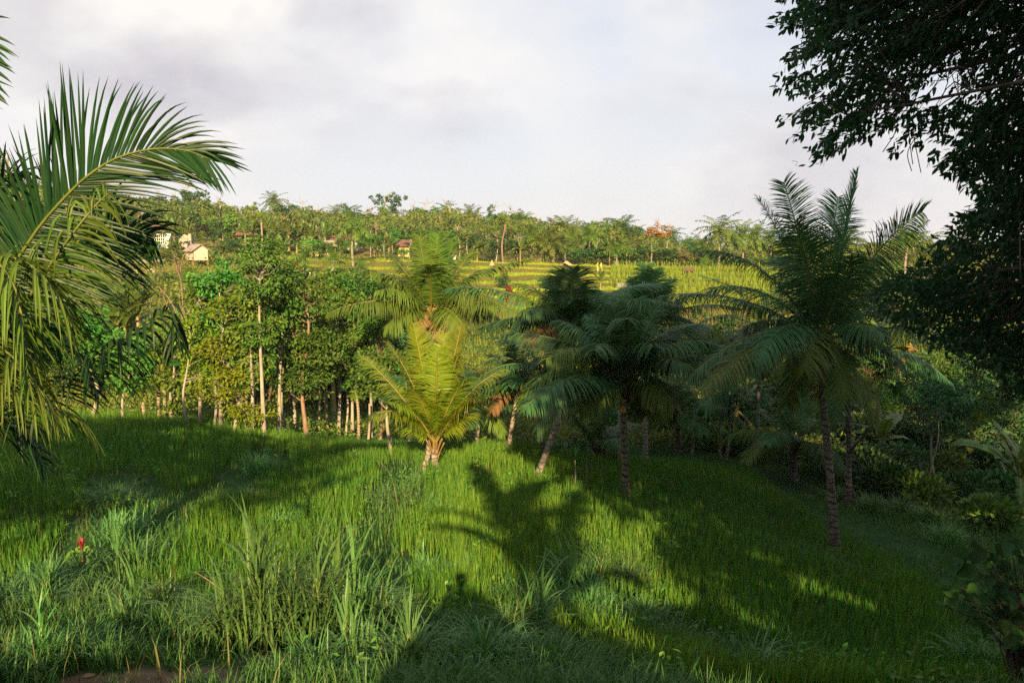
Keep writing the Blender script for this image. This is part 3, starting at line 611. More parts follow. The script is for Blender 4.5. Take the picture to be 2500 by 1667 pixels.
# --- dark palms, middle right
b = gp(1310, 1166); k1 = at(1345, 1075, b[1] + .3); k2 = at(1375, 985, b[1] + .8); cr = at(1392, 800, b[1] + 1.6)
fr = [tipf(cr, 1372, 672, .5, .05, .05), tipf(cr, 1398, 664, -.4, .05, .05), tipf(cr, 1332, 690, .3, .1, .15), tipf(cr, 1272, 700, .4, .25, .3), tipf(cr, 1288, 762, -1, .3, .5), tipf(cr, 1258, 800, .3, .4, .6), tipf(cr, 1442, 716, .9, .1, .2), tipf(cr, 1503, 730, .5, .22, .35), tipf(cr, 1300, 830, -.9, .4, .8, mat='palm_dead', hang=1.9),
      tipf(cr, 1530, 800, .6, .35, .6), tipf(cr, 1415, 735, -1.4, .2, .25), tipf(cr, 1350, 860, -1.2, .5, .8), tipf(cr, 1450, 860, -1, .5, .8), tipf(cr, 1330, 740, 1.4, .2, .4), tipf(cr, 1480, 770, -1, .35, .5)]
fr += [(C, T, .25 + .5 * f, None) for C, T, f in rand_fronds(np.random.default_rng(92), 9, cr, 3.6, (52, 10), (28, 54), az0=.9, skip=lambda a, f: abs(a - 4.71) < .75 and f > .25)]
palm('dark coconut palm on a pale strongly leaning curved trunk rooted in the rice', b, [b, k1, k2, (k2 + cr) / 2 + V3(-.05, 0, 0), cr - UP * .25], cr, .085, fr, 4, G_PALM, nl=98, ll=.90, w=.034, hang=1.0)
b = gp(1530, 1218); cr = at(1527, 935, b[1])
fr = [tipf(cr, 1500, 765, .6, .06, .05), tipf(cr, 1548, 745, .9, .04, .05), tipf(cr, 1600, 760, .2, .1, .15), tipf(cr, 1445, 785, .4, .14, .25), tipf(cr, 1372, 792, .3, .28, .4), tipf(cr, 1302, 950, -.3, .50, .6, hang=1.5), tipf(cr, 1325, 1040, -1.4, .58, .7, hang=1.8), tipf(cr, 1345, 880, -1.3, .40, .5), tipf(cr, 1690, 800, .5, .24, .4), tipf(cr, 1748, 850, -.4, .4, .5, hang=1.4),
      tipf(cr, 1700, 915, -1.2, .45, .65, hang=1.6), tipf(cr, 1640, 990, -1, .55, .8, hang=1.8), tipf(cr, 1530, 790, -1.8, .42, .45, fwd=(4, 40), side0=(1, 0, 0)), tipf(cr, 1590, 850, -1.6, .4, .5), tipf(cr, 1455, 860, -1.8, .4, .5), tipf(cr, 1420, 1000, -1, .5, .85), tipf(cr, 1575, 1010, 1, .5, .85), tipf(cr, 1470, 800, 1.8, .2, .4)]
fr += [(C, T, .25 + .5 * f, None) for C, T, f in rand_fronds(np.random.default_rng(93), 9, cr, 3.7, (52, 10), (28, 54), az0=.5, skip=lambda a, f: abs(a - 4.71) < .75 and f > .25)]
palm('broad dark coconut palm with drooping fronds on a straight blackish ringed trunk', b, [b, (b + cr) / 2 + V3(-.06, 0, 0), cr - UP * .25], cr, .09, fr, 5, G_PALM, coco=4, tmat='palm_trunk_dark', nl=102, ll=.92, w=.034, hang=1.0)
b = gp(1575, 1119); cr = at(1580, 800, b[1] + .3)
fr = [tipf(cr, 1577, 656, .3, .03, .03), tipf(cr, 1596, 668, -.5, .04, .05), tipf(cr, 1548, 690, .5, .08, .1), tipf(cr, 1638, 690, .3, .08, .15), tipf(cr, 1692, 722, .2, .2, .3), tipf(cr, 1510, 725, .3, .2, .3), tipf(cr, 1585, 705, -1.8, .12, .2, side0=(1, 0, 0)), tipf(cr, 1700, 800, .5, .4, .6), tipf(cr, 1480, 830, .5, .4, .6), tipf(cr, 1640, 880, -1, .5, .8), tipf(cr, 1530, 890, -1, .5, .8), tipf(cr, 1620, 740, 1.3, .2, .3)]
fr += [(C, T, .25 + .5 * f, None) for C, T, f in rand_fronds(np.random.default_rng(94), 9, cr, 3.6, (52, 10), (28, 54), az0=1.4, skip=lambda a, f: abs(a - 4.71) < .75 and f > .25)]
palm('straight pale grey palm trunk behind the broad dark palm with upright fronds above', b, [b, (b + cr) / 2, cr - UP * .25], cr, .085, fr, 6, G_PALM, nl=98, ll=.90, w=.034)
# --- big palm on the right
b = gp(2040, 1345); cr = at(2003, 838, b[1])
fr = [tipf(cr, 1918, 466, .5, .13, .05, fwd=(8, 42), side0=(1, .1, .2)), tipf(cr, 1862, 508, .8, .17, .1), tipf(cr, 2086, 446, .3, -.02, .02, hang=.3, fwd=(55, 75), ll=.6), tipf(cr, 2043, 500, 1.2, .08, .05, side0=(1, 0, 0)), tipf(cr, 2238, 535, .6, .22, .2, side0=(.4, .2, -1)), tipf(cr, 2272, 690, .4, .30, .4), tipf(cr, 1736, 625, .4, .34, .35), tipf(cr, 1750, 712, -.7, .30, .4),
      tipf(cr, 1692, 925, -.6, .36, .6, hang=1.5, rmat='rachis'), tipf(cr, 1735, 985, -1.6, .44, .6, hang=1.5, rmat='rachis'), tipf(cr, 1968, 900, -1.5, .55, .8, hang=1.8), tipf(cr, 2190, 880, -.5, .4, .7, hang=1.5), tipf(cr, 2150, 820, -1.4, .4, .6), tipf(cr, 2250, 790, 1, .3, .5), tipf(cr, 1830, 800, 1.2, .35, .5), tipf(cr, 1900, 640, 1.6, .2, .2),
      tipf(cr, 1945, 560, -1.6, .16, .2, side0=(1, 0, 0)), tipf(cr, 2080, 640, -1.3, .16, .25, side0=(1, 0, .2)), tipf(cr, 2140, 640, 1.2, .2, .3), tipf(cr, 1850, 880, -1.6, .45, .7, hang=1.6), tipf(cr, 2065, 960, -1, .6, .85, hang=1.9), tipf(cr, 1925, 980, .9, .5, .9, hang=1.9)]
fr += [(C, T, .25 + .5 * f, None) for C, T, f in rand_fronds(np.random.default_rng(95), 8, cr, 4.1, (52, 10), (28, 54), az0=.4, skip=lambda a, f: abs(a - 4.71) < .75 and f > .25)]
palm('tallest dark coconut palm at right on its own grassy ridge with a sunlit trunk foot', b, [b, at(2030, 1200, b[1]), at(2012, 1000, b[1] + .05), cr - UP * .2], cr, .105, fr, 7, G_PALM, coco=6, skirt=2, tmat='palm_trunk_dark', nl=112, ll=.90, w=.027, hang=.9)  # dark trunk material puts the shade on this trunk into its colour
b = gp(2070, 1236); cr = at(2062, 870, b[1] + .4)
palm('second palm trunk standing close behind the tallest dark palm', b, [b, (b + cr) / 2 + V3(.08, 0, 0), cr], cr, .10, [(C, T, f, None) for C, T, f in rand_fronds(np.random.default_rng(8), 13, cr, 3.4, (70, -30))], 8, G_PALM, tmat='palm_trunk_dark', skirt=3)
b = gp(1850, 1134); cr = at(1862, 812, b[1] + .2)
palm('palm with a thin pale trunk between the round dark tree and the tallest palm', b, [b, (b + cr) / 2 + V3(-.08, 0, 0), cr - UP * .2], cr, .08, [(C, T, f, None) for C, T, f in rand_fronds(np.random.default_rng(9), 17, cr, 3.3, (80, -35), az0=.6)], 9, G_PALM, nl=68)
b = gp(1655, 1111); cr = at(1653, 1010, b[1])
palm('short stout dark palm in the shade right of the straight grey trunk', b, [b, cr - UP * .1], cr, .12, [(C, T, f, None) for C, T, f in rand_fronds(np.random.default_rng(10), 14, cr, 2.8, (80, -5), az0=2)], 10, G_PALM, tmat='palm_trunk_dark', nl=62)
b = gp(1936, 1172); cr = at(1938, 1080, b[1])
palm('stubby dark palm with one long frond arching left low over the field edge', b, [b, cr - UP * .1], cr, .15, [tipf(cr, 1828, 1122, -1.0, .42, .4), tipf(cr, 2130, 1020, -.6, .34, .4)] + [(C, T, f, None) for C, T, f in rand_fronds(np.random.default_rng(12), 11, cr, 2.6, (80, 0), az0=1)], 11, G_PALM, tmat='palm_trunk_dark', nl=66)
b = gp(1457, 1122); cr = b + UP * .35
palm('very young trunkless palm with arching fronds below the dark leaning palm', b, [b, cr], cr, .10, [tipf(cr, 1375, 1000, -.5, .2, .3), tipf(cr, 1440, 975, .3, .06, .1), tipf(cr, 1490, 985, .2, .06, .1)] + [(C, T, f, None) for C, T, f in rand_fronds(np.random.default_rng(13), 6, cr, 1.9, (75, 20))], 12, G_PALM, nl=60, ll=.6)
b = gp(1160, 1094); cr = at(1167, 985, b[1] + .3)
palm('short curved palm with a reddish sunlit trunk right of the golden palm', b, [b, at(1166, 1050, b[1]), cr], cr, .08, [(C, T, f, None) for C, T, f in rand_fronds(np.random.default_rng(14), 12, cr, 2.0, (80, -20), az0=.3)], 13, G_PALM, nl=60, ll=.65, mat='palm')
b = gp(1239, 1108); cr = at(1264, 930, b[1] + .5)
palm('slim leaning palm with ragged brown fronds against the dark slope', b, [b, at(1248, 1050, b[1] + .1), at(1258, 990, b[1] + .3), cr], cr, .075, [tipf(cr, 1245, 838, .3, .06, .1), tipf(cr, 1200, 870, .4, .16, .2), tipf(cr, 1310, 880, .3, .2, .3), tipf(cr, 1205, 1000, -.8, .5, .9, mat='palm_dead', hang=1.9), tipf(cr, 1300, 935, -.5, .3, .5), tipf(cr, 1225, 950, -.9, .4, .7, mat='palm_old')] + [(C, T, f, None) for C, T, f in rand_fronds(np.random.default_rng(15), 7, cr, 1.8, (70, -20))], 14, G_PALM, nl=60, ll=.6)
b = gp(1328, 1122); cr = at(1325, 905, b[1] + .6)
palm('thin dark palm trunk just behind the strongly leaning pale trunk', b, [b, (b + cr) / 2 + V3(-.1, 0, 0), cr], cr, .085, [(C, T, f, None) for C, T, f in rand_fronds(np.random.default_rng(16), 9, cr, 2.4, (70, -20))], 15, G_PALM, nl=62, tmat='palm_trunk_dark')

# --- the near palm at the left edge: its leaflets are pieces one can tell apart
def near_palm():
    r = np.random.default_rng(21); y0 = 8.2; bx = -6.9; base = V3(bx, y0, float(ground(bx, y0))); cr = V3(-6.5, y0, -1.15)
    root = thing('coconut_palm', 'near coconut palm at the left edge with huge fronds reaching into the picture', 'palm tree', base, 0, G_PALM)
    mb = MB(); tube(mb, smoothpath([base - UP * .2, (base + cr) / 2 + V3(-.1, 0, 0), cr], 24), np.linspace(.2, .15, 24), 11); mb.build('trunk', M['palm_trunk'], root, off=base)
    budget = [300]
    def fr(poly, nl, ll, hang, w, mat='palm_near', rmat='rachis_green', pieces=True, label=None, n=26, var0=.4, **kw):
        pts = smoothpath(poly, n)
        V, Q = leaflet_arrays(pts, nl, ll, hang, w, r, seg=6, **kw)
        mb = MB(); tube(mb, pts, np.linspace(.019, .005, n), 6); fo = mb.build('frond', M[rmat], root, off=base)
        if label: fo['label'] = label
        var = np.clip(var0 + r.normal(0, .2, len(V)), 0, .99)
        # a fold along each leaflet: middle line raised
        def add(mb, i0, i1):
            for i in range(i0, i1):
                v = V[i]; a, b_ = v[0::2], v[1::2]; mid = (a + b_) / 2; nn = nrm(np.cross(np.gradient(mid, axis=0), b_ - a)); mid = mid + nn * np.linalg.norm(b_ - a, axis=1)[:, None] * .22
                k = len(mid); vv = np.stack([a, mid, b_], 1).reshape(-1, 3); q = []
                for j in range(k - 1): q += [[3 * j, 3 * j + 1, 3 * j + 4, 3 * j + 3], [3 * j + 1, 3 * j + 2, 3 * j + 5, 3 * j + 4]]
                mb.add(vv, q, None, var[i])
        if pieces:
            px, py = proj(V[:, 6]); vis = (px > -20) & (px < 2500)
            rest = MB()
            for i in range(len(V)):
                if vis[i] and budget[0] > 0:
                    m1 = MB(); add(m1, i, i + 1); m1.build('leaflet', M[mat], fo, smooth=False, off=base); budget[0] -= 1
                else: add(rest, i, i + 1)
            if rest.n: rest.build('leaflets', M[mat], fo, smooth=False, off=base)['kind'] = 'stuff'
        else:
            m1 = MB(); add(m1, 0, len(V)); m1.build('leaflets', M[mat], fo, smooth=False, off=base)['kind'] = 'stuff'
        return fo
    P = lambda px, py, y: at(px, py, y)
    # the big arching frond against the sky
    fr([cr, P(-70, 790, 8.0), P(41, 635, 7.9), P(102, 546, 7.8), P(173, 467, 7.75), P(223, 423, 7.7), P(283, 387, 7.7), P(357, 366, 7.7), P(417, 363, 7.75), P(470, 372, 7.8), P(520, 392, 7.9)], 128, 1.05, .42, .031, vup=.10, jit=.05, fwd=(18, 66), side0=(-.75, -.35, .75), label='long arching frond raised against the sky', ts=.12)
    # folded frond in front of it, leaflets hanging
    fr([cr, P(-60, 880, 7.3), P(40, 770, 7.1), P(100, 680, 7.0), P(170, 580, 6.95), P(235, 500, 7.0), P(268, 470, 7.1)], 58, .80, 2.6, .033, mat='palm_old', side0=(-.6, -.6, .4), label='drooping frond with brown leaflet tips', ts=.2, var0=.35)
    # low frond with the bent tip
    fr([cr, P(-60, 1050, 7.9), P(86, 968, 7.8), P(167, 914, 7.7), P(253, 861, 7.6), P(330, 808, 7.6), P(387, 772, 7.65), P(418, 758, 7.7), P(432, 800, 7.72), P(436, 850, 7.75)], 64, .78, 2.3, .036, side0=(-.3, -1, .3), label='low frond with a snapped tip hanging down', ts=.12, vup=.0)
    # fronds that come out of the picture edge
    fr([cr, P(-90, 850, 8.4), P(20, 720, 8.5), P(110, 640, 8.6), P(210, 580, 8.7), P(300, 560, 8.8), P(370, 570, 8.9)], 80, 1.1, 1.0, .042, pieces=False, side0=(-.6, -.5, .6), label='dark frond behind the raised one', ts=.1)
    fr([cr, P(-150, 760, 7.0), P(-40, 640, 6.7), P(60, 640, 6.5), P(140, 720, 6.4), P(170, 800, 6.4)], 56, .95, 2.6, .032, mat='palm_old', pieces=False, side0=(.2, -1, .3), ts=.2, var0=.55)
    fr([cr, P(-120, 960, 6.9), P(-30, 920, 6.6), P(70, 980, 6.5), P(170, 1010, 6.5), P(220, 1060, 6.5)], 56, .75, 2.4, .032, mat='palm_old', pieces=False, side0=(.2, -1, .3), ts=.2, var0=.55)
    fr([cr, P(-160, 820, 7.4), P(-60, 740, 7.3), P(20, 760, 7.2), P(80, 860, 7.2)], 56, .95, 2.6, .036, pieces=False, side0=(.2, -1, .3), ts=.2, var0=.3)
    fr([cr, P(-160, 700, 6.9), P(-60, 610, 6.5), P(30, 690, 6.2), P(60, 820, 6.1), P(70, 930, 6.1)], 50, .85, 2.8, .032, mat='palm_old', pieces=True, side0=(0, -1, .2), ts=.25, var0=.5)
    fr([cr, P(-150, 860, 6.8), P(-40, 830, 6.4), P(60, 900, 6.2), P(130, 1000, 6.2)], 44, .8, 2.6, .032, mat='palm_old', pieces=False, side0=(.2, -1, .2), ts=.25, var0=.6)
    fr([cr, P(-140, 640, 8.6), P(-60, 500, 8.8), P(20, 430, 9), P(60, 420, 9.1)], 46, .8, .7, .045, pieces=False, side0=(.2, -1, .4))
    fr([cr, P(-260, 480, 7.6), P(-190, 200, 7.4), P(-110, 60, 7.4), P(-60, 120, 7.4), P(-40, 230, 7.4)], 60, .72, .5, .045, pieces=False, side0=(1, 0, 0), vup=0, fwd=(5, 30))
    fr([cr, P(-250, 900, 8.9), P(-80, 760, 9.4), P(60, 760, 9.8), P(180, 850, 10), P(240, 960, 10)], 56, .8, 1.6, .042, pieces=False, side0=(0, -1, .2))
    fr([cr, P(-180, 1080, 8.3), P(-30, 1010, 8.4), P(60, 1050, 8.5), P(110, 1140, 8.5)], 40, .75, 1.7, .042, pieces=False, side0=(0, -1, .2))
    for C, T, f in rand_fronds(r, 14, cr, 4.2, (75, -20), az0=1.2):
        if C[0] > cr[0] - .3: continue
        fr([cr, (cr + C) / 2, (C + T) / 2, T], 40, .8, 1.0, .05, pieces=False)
near_palm()
# ------------------------------------------------------------------ areca palms and bananas
G_ARECA = 'slim areca palms at the field edge'
def areca(label, base, crown, seed, r_tr=.058, L=1.5, n=8, flower=False, vine=False, group=G_ARECA, mat='leaf_mid', el=(80, 5)):
    r = np.random.default_rng(seed); base = np.asarray(base, float); root = thing('areca_palm', label, 'palm tree', base, 0, group)
    pts = smoothpath([base - UP * .1, (base + crown) / 2 + V3(r.normal(0, .06), 0, 0), crown - UP * .45], 20)
    mb = MB(); tube(mb, pts, r_tr * (1 + .25 * np.exp(-np.linspace(0, 1, 20) * 9)) * (1 + .04 * np.sin(np.arange(20) * 2.2)), 9); mb.build('trunk', M['areca_trunk'], root, off=base)
    mb = MB(); tube(mb, smoothpath([crown - UP * .5, crown - UP * .2, crown + UP * .1], 5), [r_tr * 1.1, r_tr * 1.35, r_tr * 1.2, r_tr * .9, r_tr * .5], 9); mb.build('crownshaft', M['rachis_green'], root, off=base)
    for C, T, f in rand_fronds(r, n, crown, L, el, (45, 75)):
        frond(root, bez(crown, C, T, 10), r, base, nl=20, ll=.42 * L / 1.5, hang=.5, w=.055, mat=mat, ts=.2, rr=.02)
    if flower:
        mb = MB(); k = 160; c = crown - UP * .62; d = nrm(r.normal(0, 1, (k, 3)) + V3(-.3, -.4, -.5)); leaves(mb, c + d * .03, d, r.normal(0, 1, (k, 3)), r.uniform(.18, .34, k), .02, r.random(k)); mb.build('flower_spray', M['leaf_yellow'], root, off=base, smooth=False)
    if vine:
        mb = MB(); k = 1500; h = r.random(k); a = r.uniform(0, 6.28, k); c = crown - UP * (.55 + h * 1.35)[:, None] + np.stack([np.cos(a), np.sin(a), 0 * a], -1) * (.10 + .16 * np.sin(PI * h))[:, None]
        d = nrm(np.stack([np.cos(a) * .35, np.sin(a) * .35, -1 + 0 * a], -1) + r.normal(0, .2, (k, 3))); leaves(mb, c, d, np.stack([np.cos(a), np.sin(a), 0 * a + .3], -1), r.uniform(.12, .3, k), .03, r.random(k)); mb.build('hanging_vine', M['leaf_lime'], root, off=base, smooth=False)
    return root
def pg(px, py): return gp(px, py)
def cro(px, py, b, dy=0): return at(px, py, b[1] + dy)
for lab, bp, cp, sd, kw in [
    ('areca palm wrapped in a hanging skirt of yellow green vine', (800, 1062), (785, 705), 31, dict(vine=True, L=1.5, mat='leaf_lime')),
    ('small areca palm with a bright yellow flower spray under its crown', (876, 1072), (866, 925), 32, dict(flower=True, L=1.1)),
    ('areca palm with dark drooping fronds beside the bent tip of the near frond', (403, 1034), (396, 880), 33, dict(L=1.3, mat='leaf_dark', n=9)),
    ('pale areca trunk left of its dark crowned neighbour at the field edge', (390, 1033), (383, 870), 34, dict(L=1.0, mat='leaf_yellow', n=6)),
    ('short areca palm with a green stem at the far left corner of the field', (356, 1031), (353, 950), 35, dict(L=.95, r_tr=.06)),
    ('shaded areca palm with a whitish trunk left of the thin pale palm', (1758, 1122), (1766, 955), 36, dict(L=1.4, mat='leaf_dark')),
    ('thin shaded areca palm in the gap right of the whitish trunk', (1773, 1122), (1782, 980), 37, dict(L=1.1, mat='leaf_dark', r_tr=.05)),
    ('leaning shaded areca palm just left of the thin pale palm', (1835, 1128), (1846, 985), 38, dict(L=1.2, mat='leaf_dark', r_tr=.06)),
    ('yellowish areca palm on the slope above the mass of bananas', (642, 632), (638, 535), 39, dict(L=2.6, mat='leaf_yellow', r_tr=.13, n=9)),
    ]:
    b = pg(*bp); areca(lab, b, cro(*cp, b), sd, **kw)
for k, (px, py) in enumerate([(1508, 1122), (1690, 1114), (899, 1072)]):
    b = pg(px, py); t = cro(px + 3, [1000, 985, 985][k], b); root = thing('dead_palm_trunk', ['thin dead trunk without crown between the two dark palms', 'thin dark bare trunk right of the short stout palm', 'thin bare pole like trunk right of the flowering areca palm'][k], 'tree trunk', b, 0, 'bare trunks at the field edge')
    mb = MB(); tube(mb, smoothpath([b - UP * .1, (b + t) / 2 + V3(.03, 0, 0), t], 12), np.linspace(.055, .04, 12), 8); mb.build('trunk', M['bark_pale'], root, off=b)

G_BAN = 'banana plants'
def banana_leaf_mesh(r, L, W, el, bend, name='leaf', torn=.5):
    "one leaf from the origin towards +x: stalk, midrib and two halves with torn edges"
    n = 15; u = np.linspace(0, 1, n); ang = el - bend * u ** 1.4; st = np.stack([np.cos(ang), 0 * ang, np.sin(ang)], -1) * (L / n); p = np.concatenate([[V3(0, 0, 0)], np.cumsum(st, 0)])[:n]
    nv = np.stack([-np.sin(ang), 0 * ang, np.cos(ang)], -1)
    wd = W / 2 * np.interp(u, [0, .13, .16, .3, .6, .85, 1], [.02, .02, .45, .9, 1, .7, .03])
    mb = MB(); mb_v = []
    vee = r.uniform(.15, .45)
    for s in (-1, 1):
        e = p + V3(0, s, 0) * wd[:, None] + nv * (wd * vee)[:, None] * r.uniform(.7, 1.2) + r.normal(0, .012, (n, 3)) * L
        mid = (p + e) / 2 + nv * (wd * .12)[:, None]
        v = np.stack([p, mid, e], 1).reshape(-1, 3); q = []
        for j in range(2, n - 1):
            q += [[3 * j, 3 * j + 3, 3 * j + 4, 3 * j + 1]]
            if r.random() < torn * .55: # a tear: this edge cell ends early
                k = len(v); v = np.concatenate([v, [v[3 * j + 2] * .45 + v[3 * j + 5] * .55 - nv[j] * wd[j] * r.uniform(.1, .5)]]); q += [[3 * j + 1, 3 * j + 4, k, 3 * j + 2]]
            else: q += [[3 * j + 1, 3 * j + 4, 3 * j + 5, 3 * j + 2]]
        mb.add(v, q, None, np.clip(.45 + r.normal(0, .1, len(v)), 0, 1), 0)
    tube(mb, p - nv * .008, np.linspace(.035, .006, n), 5, .5, 1)
    return mb
def banana(label, base, H, L, seed, n=8, mat='banana', group=G_BAN, yellow=0, dry=0, upright=.5, W=None, stems=1, torn=.5):
    r = np.random.default_rng(seed); base = np.asarray(base, float); root = thing('banana_plant', label, 'banana plant', base, 0, group); W = W or L * .27
    for s in range(stems):
        off = V3(0, 0, 0) if s == 0 else V3(r.normal(0, .5), r.normal(0, .3), 0); h = H * (1 if s == 0 else r.uniform(.55, .9)); top = off + V3(r.normal(0, .08), r.normal(0, .08), h)
        mb = MB(); tube(mb, smoothpath([off - UP * .15, (off + top) / 2 + V3(r.normal(0, .04), 0, 0), top], 9), np.linspace(.13, .075, 9) * (H / 2.2) ** .4, 8); mb.build('stem', M['banana_stem'], root)
        for i in range(n):
            f = (i + .5) / n; az = i * 2.39996 + r.normal(0, .3); el = math.radians(86 - (95 - 45 * upright) * f) + r.normal(0, .08); bend = math.radians(20 + 75 * f * (1.25 - upright)); sc = r.uniform(.8, 1.1) * (.75 + .5 * math.sin(PI * min(1, f + .2)))
            mm = mat
            if i >= n - yellow: mm = 'banana_yellow'
            mb = banana_leaf_mesh(r, L * sc, W * sc, el, bend, torn=torn); me = mb.mesh('leaf', [M[mm], M['rachis_green']], False)
            o = link('leaf', me, root); o.location = top - UP * .06; o.rotation_euler = (r.normal(0, .12), 0, az)
            if mm == 'banana_yellow': o['label'] = 'yellowing leaf'
        for i in range(dry):
            az = r.uniform(0, 6.28); mb = banana_leaf_mesh(r, L * .7, W * .45, -.7, .8, torn=.9); o = link('leaf', mb.mesh('leaf', [M['banana_dry'], M['banana_stem']], False), root); o.location = top - UP * .15; o.rotation_euler = (0, 0, az); o['label'] = 'dry brown hanging leaf'
    return root
for lab, bp, H, L, sd, kw in [
    ('banana plant with tall pale upright leaves above the bent frond tip', (345, 880), 2.6, 2.7, 41, dict(n=9, upright=1.0)),
    ('banana plant with pale leaves half hidden by hanging palm leaflets', (292, 885), 2.3, 2.5, 42, dict(n=8, upright=.8, stems=2)),
    ('low banana plant with broad leaves under the near frond', (310, 880), 1.4, 2.0, 43, dict(n=8, upright=.5)),
    ('banana plant with two fan like torn leaves right of the tallest slender tree', (682, 800), 2.4, 2.6, 44, dict(n=7, upright=.9)),
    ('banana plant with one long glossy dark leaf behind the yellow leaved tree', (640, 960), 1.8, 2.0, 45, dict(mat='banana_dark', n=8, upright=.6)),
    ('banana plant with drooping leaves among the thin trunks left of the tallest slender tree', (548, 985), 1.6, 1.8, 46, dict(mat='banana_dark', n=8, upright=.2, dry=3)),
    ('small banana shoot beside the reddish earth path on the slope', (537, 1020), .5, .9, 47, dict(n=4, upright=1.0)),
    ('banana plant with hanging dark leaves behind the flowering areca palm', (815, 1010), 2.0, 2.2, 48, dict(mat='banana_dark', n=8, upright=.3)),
    ('banana plant seen between the dark leaning palm trunks', (1325, 960), 2.6, 2.4, 49, dict(n=8, upright=.8)),
    ('banana plant with two stalks standing alone before the terraced rice', (1465, 712), 1.0, 1.9, 50, dict(n=7, upright=.9, stems=1)),
    ('banana plant with a yellow leaf lit by the sun right of the tallest palm', (2165, 935), 2.30, 2.88, 51, dict(n=7, upright=.5, yellow=3, dry=4, stems=2)),
    ('banana plant with a dry brown stem beside the sunlit yellow leaved one', (2215, 930), 2.76, 2.88, 52, dict(n=6, upright=.5, yellow=1, dry=8)),
    ('banana plant with long pale green leaves reaching left in the right shade', (2320, 960), 2.07, 3.00, 53, dict(n=8, upright=.5)),
    ('banana plant with a single long flat leaf under the dark right tree', (2365, 985), 2.18, 2.75, 54, dict(n=8, upright=.4)),
    ('banana plant with one orange yellow leaf deep in the right shade', (2356, 1158), 1.72, 2.50, 55, dict(n=8, upright=.3, yellow=1)),
    ('banana plant with pale grey green leaves at the right picture edge', (2490, 1265), 1.49, 2.38, 56, dict(n=8, upright=.3)),
    ('banana plant with a broad low leaf behind the tallest palm trunk', (2150, 1130), 1.03, 2.12, 57, dict(n=7, upright=.3)),
    ('banana plant with deep green leaves between the shaded areca palms', (1800, 1085), 1.72, 2.38, 58, dict(n=7, upright=.4, dry=3)),
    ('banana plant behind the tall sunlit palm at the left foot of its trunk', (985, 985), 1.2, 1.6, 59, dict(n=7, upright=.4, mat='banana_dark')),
    ]:
    banana(lab, pg(*bp), H, L, sd, **kw)

# ------------------------------------------------------------------ broad-leaved trees
def limb_tree(label, base, top, seed, r0=.11, crown=(), nleaf=2600, ls=.17, mat='leaf_mid', bark='bark_pale', bend=.15, group=None, bare=0, cat='tree', name='broadleaf_tree', fork=None, aspect=.5, flat=.55, droop=.25, cl_r=.5):
    "crown: list of (px-free) centre offsets (x,y,z) from the trunk top and radii (rx,ry,rz)"
    r = np.random.default_rng(seed); base = np.asarray(base, float); top = np.asarray(top, float); root = thing(name, label, cat, base, 0, group)
    H = np.linalg.norm(top - base); n = 26
    path = smoothpath([base - UP * .15, base + (top - base) * .35 + V3(r.normal(0, bend), r.normal(0, bend), 0), base + (top - base) * .7 + V3(r.normal(0, bend), r.normal(0, bend), 0), top], n)
    mb = MB(); tube(mb, path, r0 * .62 * (1 + .45 * np.exp(-np.linspace(0, 1, n) * 12)) * (1 - .78 * np.linspace(0, 1, n)), 9); mb.build('trunk', M[bark], root, off=base)
    br = MB(); mbl = MB(); tot = sum(c[1][0] * c[1][1] + c[1][2] * c[1][0] for c in crown) or 1
    for (co, cr_) in crown:
        c = top + np.asarray(co, float); rad = np.asarray(cr_, float); share = (rad[0] * rad[1] + rad[2] * rad[0]) / tot
        ncl = max(5, int(10 * np.prod(rad) ** (1 / 3) / cl_r)); d = nrm(r.normal(0, 1, (ncl, 3))); cc = c + d * rad * (r.random((ncl, 1)) ** .45) * .92
        for p in cc:
            z = np.clip((p[2] - base[2] - r.uniform(.3, 1.0) * np.hypot(p[0] - top[0], p[1] - top[1])) / H, .25, .99); a = path[int(z * (n - 1))]
            mid = (a + p) / 2 + r.normal(0, .08, 3) * np.linalg.norm(p - a) - UP * .05
            tube(br, smoothpath([a, mid, p], 5), np.linspace(r0 * .2, r0 * .04, 5), 3, cap=False)
        k = int(nleaf * .84 * share); ci = r.integers(0, ncl, k); rc = cl_r * r.uniform(.6, 1.25, ncl)[ci]
        o = nrm(r.normal(0, 1, (k, 3))) * (r.random((k, 1)) ** .5) * rc[:, None] * V3(1, 1, flat)
        pp = cc[ci] + o; dd = nrm(nrm(o + 1e-3) * .6 + nrm(pp - c) * .4 + r.normal(0, .45, (k, 3)) - UP * droop); nv = nrm(nrm(o + 1e-3) * .5 + r.normal(0, .5, (k, 3)) + V3(0, 0, .8))
        leaves(mbl, pp, dd, nv, ls * r.uniform(.65, 1.35, k), ls * 1.06 * aspect * r.uniform(.8, 1.15, k), np.clip(r.beta(2, 2.2, k) * .85 + .12 * r.normal(0, 1, ncl)[ci], 0, .99))
    for i in range(bare):
        a = path[int(r.uniform(.45, .95) * (n - 1))]; az = r.uniform(0, 6.28); L = H * r.uniform(.12, .3); e = a + V3(math.cos(az) * L * .6, math.sin(az) * L * .6, L)
        tube(br, smoothpath([a, (a + e) / 2 + r.normal(0, .07, 3), e], 7), np.linspace(r0 * .3, r0 * .05, 7), 5)
        for k in range(3):
            p = a + (e - a) * r.uniform(.4, .9); q = p + V3(r.normal(0, .3), r.normal(0, .3), r.uniform(.2, .6)) * L * .5; tube(br, np.stack([p, (p + q) / 2 + r.normal(0, .03, 3), q]), [r0 * .12, r0 * .08, r0 * .03], 4)
    if br.n: br.build('branches', M[bark], root, off=base)['kind'] = 'stuff'
    if mbl.n: mbl.build('crown', M[mat], root, off=base, smooth=False)
    return root
G_TREE = 'slender trees along the far edge of the field'
